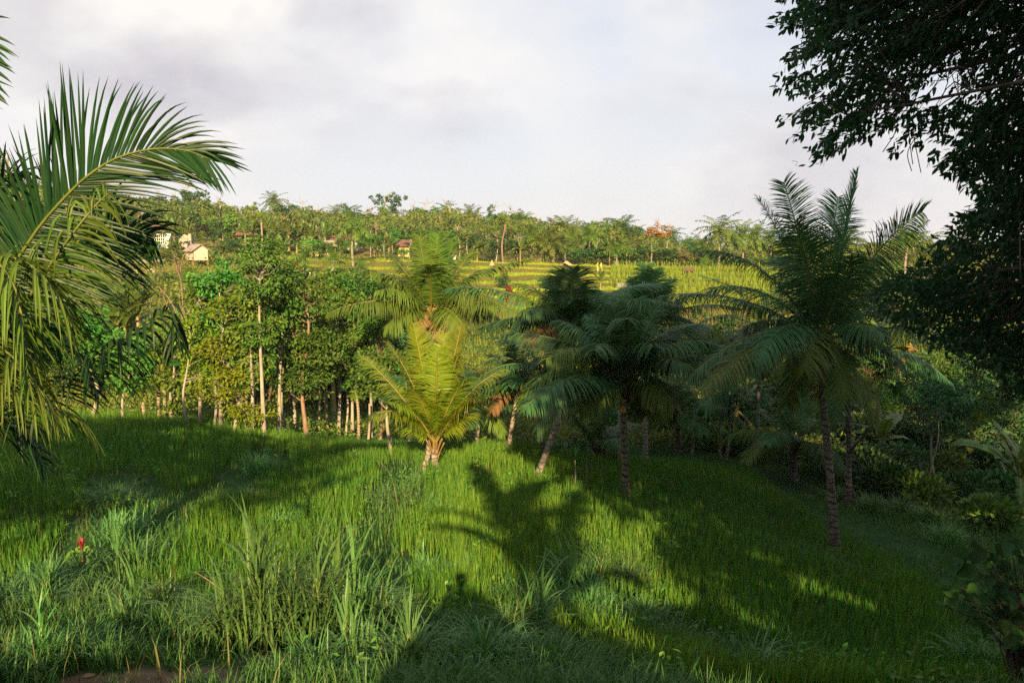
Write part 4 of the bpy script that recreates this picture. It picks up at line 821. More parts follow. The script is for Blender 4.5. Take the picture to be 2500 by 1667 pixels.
def T_(lab, bp, tp, sd, crown, **kw):
    b = pg(*bp); t = cro(*tp, b, kw.pop('dy', 0)); kw.setdefault('group', G_TREE); return limb_tree(lab, b, t, sd, crown=crown, **kw)
T_('bare pinkish tree with three thin leafless upright stems at the left field edge', (451, 1027), (437, 640), 61, [], r0=.13, bark='bark_pink', bare=9, name='bare_tree')
T_('thin pale trunk with sparse golden leaves right of the bare pinkish tree', (465, 1051), (466, 820), 62, [((0, 0, .1), (.7, .6, .9)), ((.1, .2, -1.2), (.6, .5, .5))], r0=.085, nleaf=1500, ls=.13, mat='leaf_yellow', cl_r=.3)
T_('slim tree with tiers of golden yellow leaves left of the tallest slender tree', (569, 1063), (556, 760), 63, [((0, 0, 0), (.8, .7, .6)), ((-.1, 0, -1.1), (1.0, .9, .45)), ((.2, 0, -2.1), (1.2, 1.0, .4)), ((-.4, .1, -2.6), (1.0, .9, .35)), ((.5, 0, -3.3), (1.1, .9, .4))], r0=.085, nleaf=4200, ls=.13, mat='leaf_yellow', cl_r=.38, flat=.35)
T_('tallest slender tree with a straight pale trunk and a high round dark crown', (645, 1073), (635, 655), 64, [((0, 0, -.1), (.85, .8, .9)), ((.1, 0, .6), (.6, .6, .5)), ((.1, .2, -2.2), (.7, .6, .5))], r0=.125, nleaf=3600, ls=.13, mat='leaf_mid', bend=.05, cl_r=.4)
T_('tree with two greyish trunks and forked dead branches below the vine clad areca', (751, 1075), (742, 690), 65, [((0, .2, -.4), (1.0, .9, .9)), ((.3, .1, -2.2), (1.2, 1.0, 1.1)), ((-.2, .1, -3.3), (1.1, 1.0, .8))], r0=.13, nleaf=5200, ls=.15, mat='leaf_mid', bare=6, bark='bark_pink')
T_('tree of several reddish stems under a dark flat crown left of the golden palm', (928, 1074), (930, 815), 66, [((.1, .2, .3), (1.3, 1.1, .55)), ((-.6, .1, -1.0), (.9, .8, .6)), ((.2, .1, -1.8), (.7, .7, .6))], r0=.10, nleaf=3800, ls=.15, mat='leaf_mid', bare=7, bark='bark_pink')
T_('pale trunk standing forward in the rice left of the golden palm', (958, 1114), (941, 905), 67, [((0, .2, .2), (.9, .8, .7)), ((-.3, .1, -.5), (.6, .6, .4))], r0=.10, nleaf=2000, ls=.14, mat='leaf_mid', bark='bark_pale')
T_('dim trunk behind the leaflets of the near palm at the far left', (216, 1030), (212, 840), 68, [((0, 0, .3), (1.1, 1, 1.0))], r0=.12, nleaf=2200, mat='leaf_mid')
for k, (px, py, tx, tp, mt, lab) in enumerate([(520, 1052, 517, 835, 'leaf_mid', 'thin straight trunk left of the golden tiers'), (600, 1062, 596, 790, 'leaf_lime', 'thin trunk with a lime crown between golden tiers and tallest slender tree'), (702, 1066, 705, 800, 'leaf_mid', 'thin grey trunk left of the greyish double trunk'), (778, 1064, 772, 850, 'leaf_mid', 'thin trunk just left of the vine clad areca'), (843, 1066, 846, 850, 'leaf_lime', 'thin trunk with a lime crown right of the vine clad areca'), (300, 1034, 304, 860, 'leaf_mid', 'thin trunk seen through the hanging leaflets of the near palm'), (1000, 1078, 996, 900, 'leaf_mid', 'thin trunk between the forward pale trunk and the golden palm')]):
    T_(lab, (px, py), (tx, tp), 90 + k, [((0, .1, .1), (.8, .7, .7)), ((.1, .2, -.9), (.6, .6, .5))], r0=.085, nleaf=1700, ls=.15, mat=mt, bend=.08, cl_r=.38)
for k, (px, py, tx, tp, mt, lab) in enumerate([(488, 1046, 490, 735, 'leaf_lime', 'tall slim tree with a lime crown right of the sparse golden leaved trunk'), (538, 1054, 534, 690, 'leaf_mid', 'tall slim tree rising behind the left side of the golden tiers'), (618, 1066, 612, 735, 'leaf_lime', 'tall slim tree between the golden tiers and the tallest slender tree'), (682, 1066, 686, 700, 'leaf_mid', 'tall slim tree right of the tallest slender tree'), (722, 1066, 718, 745, 'leaf_lime', 'tall slim lime crowned tree left of the vine clad areca'), (826, 1064, 828, 700, 'leaf_mid', 'tall slim tree right beside the vine clad areca'), (860, 1066, 862, 760, 'leaf_lime', 'tall slim lime crowned tree left of the flowering areca'), (905, 1068, 902, 720, 'leaf_mid', 'tall slim tree behind the bare pole right of the flowering areca'), (420, 1036, 424, 850, 'leaf_lime', 'tall slim lime crowned tree left of the bare pinkish tree')]):
    T_(lab, (px, py), (tx, tp), 190 + k, [((0, .1, .1), (.8, .75, .7)), ((.1, .2, -1.0), (.85, .8, .55)), ((-.15, .3, -1.9), (.6, .5, .4))], r0=.115, nleaf=2500, ls=.17, mat=mt, bend=.08, cl_r=.42)
# dense trees that fill the grove behind the slim trunks
for k, (px, py, top, rx, mt, lab) in enumerate([
    (500, 985, 770, 1.7, 'leaf_mid', 'bushy green tree behind the thin golden leaved trunk'),
    (588, 985, 705, 1.9, 'leaf_mid', 'bushy green tree behind the tiers of golden leaves'),
    (655, 980, 790, 1.6, 'leaf_dark', 'dark bushy tree directly behind the tallest slender tree'),
    (705, 985, 720, 1.8, 'leaf_mid', 'bushy green tree left of the vine clad areca'),
    (765, 975, 770, 1.9, 'leaf_dark', 'dark leafy tree under the vine clad areca crown'),
    (830, 975, 730, 1.8, 'leaf_dark', 'large dark leaved tree right of the vine clad areca'),
    (880, 965, 660, 1.5, 'leaf_dark', 'pointed dark leafy tree left of the tall sunlit palm'),
    (900, 985, 815, 1.7, 'leaf_mid', 'low bushy tree behind the flowering areca palm'),
    (955, 985, 800, 1.6, 'leaf_dark', 'dark bushy tree below the left fronds of the tall sunlit palm'),
    (420, 960, 850, 1.3, 'leaf_yellow', 'low yellowish bush tree right of the dark areca crown'),
    (540, 1000, 860, 1.5, 'leaf_mid', 'green bush tree under the golden tiered tree'),
    (1012, 990, 880, 1.3, 'leaf_dark', 'dark bush tree at the foot of the tall sunlit palm'),
    (240, 960, 800, 1.8, 'leaf_mid', 'green tree mostly hidden behind the near palm'),
    (150, 965, 760, 2.2, 'leaf_dark', 'dark tree behind the hanging leaflets of the near palm'),
    (60, 960, 700, 2.4, 'leaf_mid', 'green tree at the left edge behind the near palm'),
    (475, 940, 745, 1.5, 'leaf_lime', 'yellow green tree right behind the bare pinkish tree'), (530, 940, 715, 1.7, 'leaf_mid', 'tall leafy tree left behind the golden tiers'), (615, 945, 700, 1.6, 'leaf_lime', 'yellow green tree behind the right side of the golden tiers'), (668, 940, 735, 1.5, 'leaf_mid', 'leafy tree right behind the tallest slender tree'), (735, 945, 700, 1.6, 'leaf_lime', 'yellow green tree behind the double trunk'), (800, 940, 745, 1.5, 'leaf_mid', 'leafy tree right behind the vine clad areca'), (860, 935, 740, 1.5, 'leaf_lime', 'yellow green tree behind the large dark leaved tree'), (925, 945, 800, 1.4, 'leaf_mid', 'leafy tree behind the several reddish stems'), (385, 950, 800, 1.4, 'leaf_mid', 'leafy tree behind the paired areca trunks')]):
    b = pg(px, py); t = cro(px + 3, top + 30, b); h = t[2] - b[2]; r_ = np.random.default_rng(100 + k)
    cr_ = [((0, 0, -.1), (rx * .75, rx * .7, .8)), ((r_.normal(0, .4), -.3, -h * .30), (rx, rx * .9, 1.0)), ((r_.normal(0, .4), -.3, -h * .52), (rx * .9, rx * .8, .8))]
    limb_tree(lab, b, t, 100 + k, r0=.12, crown=cr_, nleaf=3900, ls=.225, mat=mt, bark='bark_dark', group='leafy trees filling the grove behind the slim trunks', cl_r=.5)
# shaded trees on the right
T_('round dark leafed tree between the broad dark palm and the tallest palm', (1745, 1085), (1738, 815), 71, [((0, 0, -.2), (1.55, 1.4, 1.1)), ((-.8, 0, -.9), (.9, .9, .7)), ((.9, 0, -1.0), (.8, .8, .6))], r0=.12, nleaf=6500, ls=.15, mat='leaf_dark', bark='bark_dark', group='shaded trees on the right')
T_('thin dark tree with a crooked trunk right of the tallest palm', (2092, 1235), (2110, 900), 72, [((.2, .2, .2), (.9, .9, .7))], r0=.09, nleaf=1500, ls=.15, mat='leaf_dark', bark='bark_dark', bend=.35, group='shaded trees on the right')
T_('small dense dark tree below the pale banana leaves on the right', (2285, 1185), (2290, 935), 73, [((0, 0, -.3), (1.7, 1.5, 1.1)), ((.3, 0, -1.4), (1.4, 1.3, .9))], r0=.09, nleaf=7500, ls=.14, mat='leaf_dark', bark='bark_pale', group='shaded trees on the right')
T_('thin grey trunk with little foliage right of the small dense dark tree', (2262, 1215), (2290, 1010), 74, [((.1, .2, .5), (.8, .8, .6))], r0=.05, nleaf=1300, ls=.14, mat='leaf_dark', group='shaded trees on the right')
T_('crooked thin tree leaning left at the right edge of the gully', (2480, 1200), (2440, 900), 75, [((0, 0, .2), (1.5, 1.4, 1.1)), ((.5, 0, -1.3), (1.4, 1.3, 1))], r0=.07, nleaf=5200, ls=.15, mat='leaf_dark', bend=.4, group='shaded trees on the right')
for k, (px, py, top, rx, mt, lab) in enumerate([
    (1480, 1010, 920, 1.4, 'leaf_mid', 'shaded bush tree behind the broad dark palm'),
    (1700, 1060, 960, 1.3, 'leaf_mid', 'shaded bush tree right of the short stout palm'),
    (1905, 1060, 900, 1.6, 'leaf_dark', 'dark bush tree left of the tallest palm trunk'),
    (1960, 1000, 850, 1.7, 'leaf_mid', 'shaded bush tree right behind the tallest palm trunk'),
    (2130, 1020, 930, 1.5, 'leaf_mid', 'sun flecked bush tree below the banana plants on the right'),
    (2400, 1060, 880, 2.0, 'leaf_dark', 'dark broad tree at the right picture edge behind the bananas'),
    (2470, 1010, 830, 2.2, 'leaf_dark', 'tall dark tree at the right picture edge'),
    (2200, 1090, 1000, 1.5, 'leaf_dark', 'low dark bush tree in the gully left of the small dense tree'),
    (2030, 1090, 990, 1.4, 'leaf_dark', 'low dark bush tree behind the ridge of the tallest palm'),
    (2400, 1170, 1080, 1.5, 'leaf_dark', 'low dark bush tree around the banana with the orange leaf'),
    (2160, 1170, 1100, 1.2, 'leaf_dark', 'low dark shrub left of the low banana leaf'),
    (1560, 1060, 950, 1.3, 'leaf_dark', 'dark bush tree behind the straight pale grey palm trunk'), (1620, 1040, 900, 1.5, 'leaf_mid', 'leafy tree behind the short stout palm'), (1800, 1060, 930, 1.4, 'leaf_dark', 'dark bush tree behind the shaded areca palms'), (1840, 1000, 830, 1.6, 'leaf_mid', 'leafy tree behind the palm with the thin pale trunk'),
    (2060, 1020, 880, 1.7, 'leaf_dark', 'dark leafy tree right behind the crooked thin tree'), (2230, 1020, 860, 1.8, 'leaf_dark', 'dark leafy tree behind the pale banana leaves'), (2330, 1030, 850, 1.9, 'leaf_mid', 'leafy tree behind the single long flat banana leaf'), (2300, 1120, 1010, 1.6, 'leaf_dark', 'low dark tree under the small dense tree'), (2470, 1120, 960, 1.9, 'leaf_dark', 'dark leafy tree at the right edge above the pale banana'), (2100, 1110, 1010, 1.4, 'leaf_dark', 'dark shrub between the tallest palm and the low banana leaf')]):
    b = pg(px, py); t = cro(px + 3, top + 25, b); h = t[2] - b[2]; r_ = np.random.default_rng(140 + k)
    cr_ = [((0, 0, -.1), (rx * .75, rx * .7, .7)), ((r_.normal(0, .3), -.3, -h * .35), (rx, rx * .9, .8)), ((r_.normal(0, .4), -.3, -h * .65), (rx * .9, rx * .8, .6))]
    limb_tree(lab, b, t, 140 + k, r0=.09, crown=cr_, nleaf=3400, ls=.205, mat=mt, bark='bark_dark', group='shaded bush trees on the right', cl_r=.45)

# ------------------------------------------------------------------ the big tree that overhangs the viewpoint on the right
def in_poly(px, py, P):
    P = np.asarray(P, float); ins = np.zeros(px.shape, bool); j = len(P) - 1
    for i in range(len(P)):
        c = ((P[i, 1] > py) != (P[j, 1] > py)) & (px < (P[j, 0] - P[i, 0]) * (py - P[i, 1]) / (P[j, 1] - P[i, 1] + 1e-12) + P[i, 0]); ins ^= c; j = i
    return ins
def big_tree():
    r = np.random.default_rng(77); bx, by = 9.6, 5.2; base = V3(bx, by, float(ground(bx, by)))
    root = thing('overhanging_tree', 'huge dark tree whose leafy branches hang in from the upper right corner', 'tree', base)
    top = V3(8.6, 4.6, 7.2); path = smoothpath([base - UP * .3, V3(9.3, 5.1, 0), V3(8.8, 4.9, 3.5), top], 24)
    mb = MB(); tube(mb, path, np.linspace(.55, .16, 24), 12); mb.build('trunk', M['bark_dark'], root, off=base)
    br = MB(); tw = MB(); lf = MB(); pieces = []
    A = [(1880, -500), (1905, -60), (1893, 45), (1965, 95), (1960, 125), (1912, 150), (1985, 160), (1990, 185), (1893, 228), (1975, 236), (1985, 262), (1908, 300), (1995, 322), (1968, 402), (2050, 362), (2110, 335), (2160, 320), (2215, 322), (2240, 330), (2300, 335), (2350, 370), (2262, 395), (2300, 425), (2345, 450), (2370, 520), (2400, 545), (2520, 560), (3050, 600), (3050, -500)]
    B = [(2330, 528), (2400, 500), (2500, 470), (3050, 400), (3050, 1150), (2520, 1000), (2420, 905), (2300, 870), (2200, 800), (2100, 745), (2130, 700), (2200, 660), (2245, 625), (2300, 575), (2340, 555)]
    # spray = a twig with its leaves; (tip, direction)
    def spray(tips, back, L, ls, nper, var0, clear=None, sep=0.0):
        n = len(tips); u = r.uniform(0, 1, (n, nper)); st = tips[:, None] + back[:, None] * (u * L)[..., None] + r.normal(0, .035 * L, (n, nper, 3))
        fl = -back[:, None]; sd = r.normal(0, 1, (n, nper, 3)); sd = nrm(sd - (sd * fl).sum(-1, keepdims=True) * fl)
        d = nrm(fl * .55 + sd * .75 - UP * .35); nv = nrm(r.normal(0, .55, (n, nper, 3)) + UP * .8 + V3(0, -.2, 0))
        p = st.reshape(-1, 3); k = len(p); Ls = ls * r.uniform(.7, 1.25, k)
        return p, d.reshape(-1, 3), nv.reshape(-1, 3), Ls, np.clip(var0 + r.beta(2, 4, k) * .7, 0, .99)
    # upper branches, seen against the sky
    n = 4500; q = np.stack([r.uniform(1880, 3000, n), r.uniform(-160, 560, n)], -1); k = in_poly(q[:, 0], q[:, 1], A)
    hole = ((np.hypot((q[:, 0] - 2310) / 90, (q[:, 1] - 250) / 45) < 1) | (np.hypot((q[:, 0] - 2330) / 50, (q[:, 1] - 110) / 40) < 1) | (np.hypot((q[:, 0] - 2480) / 40, (q[:, 1] - 150) / 60) < 1) | (np.hypot((q[:, 0] - 2290) / 40, (q[:, 1] - 175) / 30) < 1)) & (r.random(n) < .72)
    thin = (r.random(n) < .45) & (q[:, 1] > 180) & (q[:, 0] < 2330); q = q[k & ~hole & ~thin]; n = len(q); yy = r.uniform(8.4, 11.0, n)
    edge = np.array([(1893, 45), (1912, 150), (1893, 228), (1908, 300), (1968, 402), (1900, 80), (1905, 175), (1925, 215), (1930, 290), (1940, 340), (1985, 395), (2005, 385), (2010, 60), (1925, 60), (1950, 30), (2070, 352), (2150, 330), (2180, 372), (2176, 350), (2240, 335), (2265, 397), (2290, 412), (2340, 432), (2400, 452), (2440, 470), (1935, 130), (1920, 240), (1955, 305), (1990, 360), (2040, 370), (2120, 340), (2210, 330), (2320, 425), (2480, 478)], float)
    q = np.concatenate([q, edge, edge + r.normal(0, 12, edge.shape)]); yy = np.concatenate([yy, r.uniform(8.6, 9.6, 2 * len(edge))]); tips = at(q[:, 0], q[:, 1], yy); n = len(tips)
    hub = V3(8.0, 6.5, 4.6); back = nrm(nrm(hub - tips) + r.normal(0, .22, (n, 3)))
    P1 = spray(tips, back, .42, .095, 13, .05)
    # the same crown above and behind the picture, coarser leaves
    m = 7600; d = nrm(r.normal(0, 1, (m, 3))); c = V3(6.9, 1.2, 5.0) + d * V3(5.6, 7.2, 5.4) * (r.random((m, 1)) ** .4); px, py = proj(c); seen = (c[:, 1] > .3) & (px > -150) & (px < 2650) & (py > -130) & (py < 1800)
    keep = ~seen & (np.linalg.norm(c, axis=1) > 2.6) & (c[:, 0] > 1.5 + .25 * np.sin(c[:, 2] * 1.3 + c[:, 1])) & ((c[:, 2] > 2.2) | ((c[:, 0] > 3.4) & (c[:, 2] > -1.2) & (c[:, 2] < .5)) | ((c[:, 0] > 2.6) & (c[:, 2] > -.6) & (np.sin(c[:, 0] * 2.1 + 1) + np.sin(c[:, 2] * 2.6) > -.35))) & (r.random(m) < .8); c = c[keep]
    P2 = spray(c, nrm(V3(7.5, 3, 5) - c + r.normal(0, .6, c.shape)), .7, .34, 5, .05)
    m = 3600; d = nrm(r.normal(0, 1, (m, 3))); c = V3(10.2, -.5, 2.6) + d * V3(4.6, 5.0, 4.0) * (r.random((m, 1)) ** .4); px, py = proj(c); seen = (c[:, 1] > .3) & (px > -150) & (px < 2650) & (py > -130) & (py < 1800)
    c = c[~seen & (np.linalg.norm(c, axis=1) > 3) & (c[:, 2] > -1.2) & ((c[:, 0] > 7.5) | (np.sin(c[:, 0] * 1.9) + np.sin(c[:, 2] * 2.2 + 1) > -.9))]; Q2 = spray(c, nrm(V3(9.5, 3, 4) - c + r.normal(0, .6, c.shape)), .7, .38, 5, .05); P2 = tuple(np.concatenate([a, b_]) for a, b_ in zip(P2, Q2))
    # dark lower boughs in front of the gully
    n2 = 3000; q2 = np.stack([r.uniform(2080, 3000, n2), r.uniform(440, 1060, n2)], -1); k = in_poly(q2[:, 0], q2[:, 1], B); q2 = q2[k]; e2 = np.array([(2330, 530), (2245, 627), (2205, 655), (2150, 690), (2105, 735), (2290, 580), (2380, 508), (2440, 490), (2260, 610), (2350, 540), (2320, 552), (2400, 500)], float)
    q2 = np.concatenate([q2, e2, e2 + r.normal(0, 10, e2.shape)]); t2 = at(q2[:, 0], q2[:, 1], r.uniform(9.5, 13.0, len(q2)))
    P3 = spray(t2, nrm(nrm(V3(9.5, 8, .5) - t2) + r.normal(0, .3, t2.shape)), .42, .115, 13, .0)
    # the largest leaves in view are pieces of their own
    px, py = proj(P1[0]); py3x, py3 = proj(P3[0]); vis = np.where((px > 1880) & (px < 2490) & (py > 5))[0]
    score = P1[3][vis] / P1[0][vis, 1] * np.where(px[vis] < 2010, 1.35, 1) * np.where(py[vis] > 300, 1.2, 1); one = vis[np.argsort(-score)[:290]]
    rest = np.ones(len(P1[0]), bool); rest[one] = False
    for i in one:
        m1 = MB(); leaves(m1, P1[0][i:i+1], P1[1][i:i+1], P1[2][i:i+1], P1[3][i:i+1], P1[3][i:i+1] * .42, P1[4][i:i+1], True); m1.build('leaf', M['leaf_tree'], root, off=base, smooth=False)
    leaves(lf, P1[0][rest], P1[1][rest], P1[2][rest], P1[3][rest], P1[3][rest] * .42, P1[4][rest], True)
    leaves(lf, *P3[:3], P3[3], P3[3] * .44, P3[4], False); leaves(lf, *P2[:3], P2[3], P2[3] * .5, P2[4], False)
    lf.build('foliage', M['leaf_tree'], root, off=base, smooth=False)['kind'] = 'stuff'
    # boughs and twigs
    hubs = []
    for e, rr in [((4.2, 8.9, 2.6), .10), ((4.6, 9.3, 1.9), .08), ((5.2, 9.6, 2.3), .11), ((6.2, 9.8, 1.9), .10), ((5.6, 10.2, 3.0), .10), ((3.6, 8.8, 1.4), .05), ((6.6, 10.4, 2.6), .08), ((4.2, 2, 7.5), .14), ((2.6, -.5, 6), .10), ((8, -3, 7.5), .14), ((11, 6, 7), .12), ((5.8, 10.6, -.4), .09), ((6.8, 11, -.9), .10), ((5.2, 11.2, -.9), .06)]:
        e = np.array(e, float); a = path[int(np.clip((e[2] + 2.5) / 11, .25, .9) * 23)]; pp = smoothpath([a, a * .55 + e * .45 + UP * .9, e], 14); tube(br, pp, np.linspace(rr, rr * .22, 14), 7); hubs += list(pp[5:])
    hubs = np.array(hubs)
    for t, b_ in list(zip(tips[::4], back[::4])) + list(zip(t2[::5], nrm(V3(9.5, 8, .5) - t2)[::5])):
        h = hubs[np.argmin(np.linalg.norm(hubs - (t + b_ * .9), axis=1))]; s = t + b_ * .45
        tube(tw, smoothpath([h, (h + s) / 2 + UP * .12 + r.normal(0, .06, 3), s, t], 5), np.linspace(.010, .003, 5), 3, cap=False)
    br.build('boughs', M['bark_dark'], root, off=base); tw.build('twigs', M['bark_dark'], root, off=base)
    # aerial roots and dry tendrils
    ar = MB()
    for qx, qy, ln in [(2180, 250, .55), (2240, 200, 1.0), (2330, 60, .9), (2238, 330, .4), (2440, 120, 1.3), (2470, 160, 1.5), (2300, 20, .8), (2490, 420, 1.2), (2216, 280, .55)]:
        p = at(qx, qy, 9.2); tube(ar, smoothpath([p, p - UP * ln * .5 + V3(r.normal(0, .05), 0, 0), p - UP * ln + V3(r.normal(0, .12), 0, 0)], 8), [.006] * 8, 3)
    ar.build('aerial_root', M['bark_pink'], root, off=base)
big_tree()
# a second tree stands left of the viewpoint, outside the picture: it shades the left part of the field
def shade_tree():
    b = V3(-10.6, 5.2, float(ground(-10.6, 5.2)))
    limb_tree('broad leafy tree left of the viewpoint whose shadow falls on the left field', b, b + V3(.2, .3, 5.8), 81, r0=.3, crown=[((0, 0, -1.0), (3.0, 2.6, 1.6)), ((-3.2, .5, -1.6), (2.8, 2.2, 1.5)), ((2.8, .3, -1.9), (2.3, 2.0, 1.15)), ((.5, 0, -2.4), (2.6, 2.2, 1.1))], nleaf=7000, ls=.37, mat='leaf_mid', bark='bark_dark', cl_r=.9)
    b = V3(16.5, 3.0, float(ground(16.5, 3.0)))
    limb_tree('tall leafy tree right of the viewpoint that keeps the gully in shade', b, b + V3(1.5, .3, 18.0), 82, r0=.4, crown=[((1, 0, -2.0), (6.0, 4, 3.4)), ((1, .5, -6.0), (6.6, 4, 3.0)), ((0, .8, -10.0), (5.6, 4, 2.4)), ((.5, .8, -13.6), (5.6, 4, 2.4)), ((.5, .8, -16.4), (5.6, 4, 1.8))], nleaf=13000, ls=.72, mat='leaf_dark', bark='bark_dark', cl_r=2.0, flat=.8)
    b = V3(1.35, -4.6, float(ground(1.35, -4.6))); banana('banana plant behind the viewpoint whose leaf shadows fall across the lit rice', b, 2.2, 2.3, 83, n=9, upright=.45, torn=1.2, stems=2)
shade_tree()
# ------------------------------------------------------------------ auto labels: each says where the thing stands among findable things
LAND = {'the white walled hut': (480, 600), 'the lattice window house': (385, 575), 'the umbrella tree': (950, 485), 'the lone ridge palm': (670, 480),
        'the big slope palm': (862, 560), 'the orange leaved tree': (1605, 560), 'the thatched shelter': (1383, 632), 'the yellow posts': (1462, 640), 'the brick roofed hut': (1680, 648),
        'the tall straight palm': (1755, 560), 'the columnar tree': (535, 555), 'the red roofed house': (995, 575)}
ORD = ['nearest', 'second', 'third', 'fourth', 'fifth', 'sixth', 'seventh', 'eighth', 'ninth', 'tenth', 'eleventh', 'twelfth', 'thirteenth', 'fourteenth']
AUTO = []
def auto(o, look, px): AUTO.append((o, look, px))
def finish_labels(land, words=('left', 'right')):
    groups = {}
    for o, look, px in AUTO:
        nm, (lx, _) = min(land.items(), key=lambda kv: abs(kv[1][0] - px)); groups.setdefault((look, nm, words[0] if px < lx else words[1]), []).append((abs(px - lx), o))
    for (look, nm, side), L in groups.items():
        L.sort(key=lambda t: t[0])
        for i, (_, o) in enumerate(L): o['label'] = f"{ORD[min(i, 13)]} {look} {side} of {nm}"
    AUTO.clear()
# ------------------------------------------------------------------ far wood: a few crown shapes shared by many trees
def crown_mesh(seed, lobes, nleaf, ls, mat, cl=.16):
    "unit crown: radius about 1, height 2 round the origin"
    r = np.random.default_rng(seed); mb = MB(); tot = sum(a[1] ** 2 for a in lobes)
    for c, rad in lobes:
        c = np.asarray(c, float); k = int(nleaf * rad ** 2 / tot); nc = max(6, int(26 * rad)); d0 = nrm(r.normal(0, 1, (nc, 3)) + UP * .25); cc = c + d0 * rad * r.uniform(.6, 1.0, (nc, 1)); ci = r.integers(0, nc, k)
        d = nrm(r.normal(0, 1, (k, 3)) + d0[ci] * .8); p = cc[ci] + d * rad * .36 * (r.random((k, 1)) ** .4)
        dd = nrm(np.cross(d, r.normal(0, 1, (k, 3))) + r.normal(0, .3, (k, 3))); leaves(mb, p, dd, nrm(d + r.normal(0, .4, (k, 3))), ls * r.uniform(.6, 1.3, k), ls * .6, np.clip(r.beta(2, 2, k) * .8 + .13 * r.normal(0, 1, nc)[ci], 0, .99))
    return mb.mesh('crown', M[mat], False)
def trunk_mesh(bark, seed, lean=.04):
    r = np.random.default_rng(seed); mb = MB(); p = smoothpath([V3(0, 0, -.03), V3(r.normal(0, lean), 0, .4), V3(r.normal(0, lean), r.normal(0, lean), .75), V3(0, 0, 1)], 10); tube(mb, p, np.linspace(.022, .008, 10), 6)
    for i in range(7):
        a = p[int(r.uniform(4, 9))]; q = a + V3(r.normal(0, .1), r.normal(0, .1), r.uniform(.08, .2)); tube(mb, np.stack([a, (a + q) / 2 + V3(0, 0, -.01), q]), [.008, .005, .003], 4)
    return mb.mesh('trunk', M[bark])
def rl(seed, n, rx, rz, rr):
    r = np.random.default_rng(seed); d = nrm(r.normal(0, 1, (n, 3))); return [(d[i] * V3(rx, rx, rz) * r.uniform(.5, 1), rr * r.uniform(.7, 1.2)) for i in range(n)]
CR = {
 'round': [crown_mesh(200 + i, [((0, 0, 0), .62)] + rl(200 + i, 7, .6, .5, .36), 1500, .13, m) for i, m in enumerate(['leaf_mid', 'leaf_mid', 'leaf_lime', 'leaf_dark'])],
 'airy': [crown_mesh(210 + i, rl(210 + i, 9, .75, .6, .26), 900, .10, m) for i, m in enumerate(['leaf_olive', 'leaf_olive', 'leaf_mid'])],
 'tall': [crown_mesh(220 + i, [((0, 0, -.5), .5), ((0, 0, .2), .45), ((.1, 0, .75), .28)] + rl(220 + i, 4, .4, .7, .26), 1300, .12, m) for i, m in enumerate(['leaf_mid', 'leaf_dark', 'leaf_lime'])],
 'rust': [crown_mesh(230, [((0, 0, .2), .55)] + rl(230, 7, .55, .6, .32), 1300, .11, 'leaf_rust')],
 'bare': [crown_mesh(240 + i, rl(240 + i, 10, .7, .7, .22), 420, .09, 'leaf_pink') for i in range(2)],
 'flat': [crown_mesh(250, [((-.6, 0, .72), .3), ((-.2, .2, .8), .3), ((.2, -.1, .86), .34), ((.7, 0, .82), .32), ((-.25, 0, .35), .34), ((.4, .1, .34), .3), ((.05, 0, -.1), .42), ((-.2, 0, -.5), .45), ((.3, 0, -.4), .4), ((.3, 0, .55), .24)], 2600, .10, 'leaf_dark')],
 'mound': [crown_mesh(260 + i, [((0, 0, -.3), .6)] + rl(260 + i, 9, .75, .35, .36), 1500, .13, m) for i, m in enumerate(['leaf_mid', 'leaf_dark', 'leaf_olive', 'leaf_lime'])],
}
TR = [trunk_mesh('bark_pale', 270), trunk_mesh('bark_dark', 271), trunk_mesh('bark_pink', 272), trunk_mesh('bark_pale', 273, .08)]
LOOK = {'round': 'round', 'airy': 'airy', 'tall': 'narrow', 'rust': 'orange', 'bare': 'nearly leafless', 'flat': 'umbrella', 'mound': 'bushy'}
G_WOOD = 'trees of the wood along the ridge'
rw = np.random.default_rng(300)
def far_tree(kind, px, y, top_py, rad, i=None, fr=.42, label=None, look=None, trunk=None, name='woodland_tree'):
    "crown from fr of the height upward, the top at that picture row"
    b = on_ground(px, y); t = at(px, top_py, y); h = max(2.0, t[2] - b[2]); k = int(rw.integers(0, len(CR[kind]))) if i is None else i
    root = thing(name, label or '', 'tree', b, rw.uniform(0, 6.28), G_WOOD)
    tr = link('trunk', TR[int(rw.integers(0, 4)) if trunk is None else trunk], root); tr.scale = (h * 1.0, h * 1.0, h * .96)
    c = link('crown', CR[kind][k], root); hz = h * (1 - fr) / 2 * .92; c.location = (0, 0, h * fr + hz); c.scale = (rad, rad, hz); c.rotation_euler = (0, 0, rw.uniform(0, 6.28))
    if not label:
        mt = CR[kind][k].materials[0].name; adj = {'leaf_mid': 'green ', 'leaf_dark': 'dark ', 'leaf_lime': 'bright green ', 'leaf_olive': 'olive ', 'leaf_rust': '', 'leaf_bare_twigs': ''}.get(mt, '')
        d = 'ridge tree' if y > 175 else ('wood tree' if y > 140 else 'wood edge tree'); auto(root, adj + LOOK[kind] + ' ' + d, px)
    return root
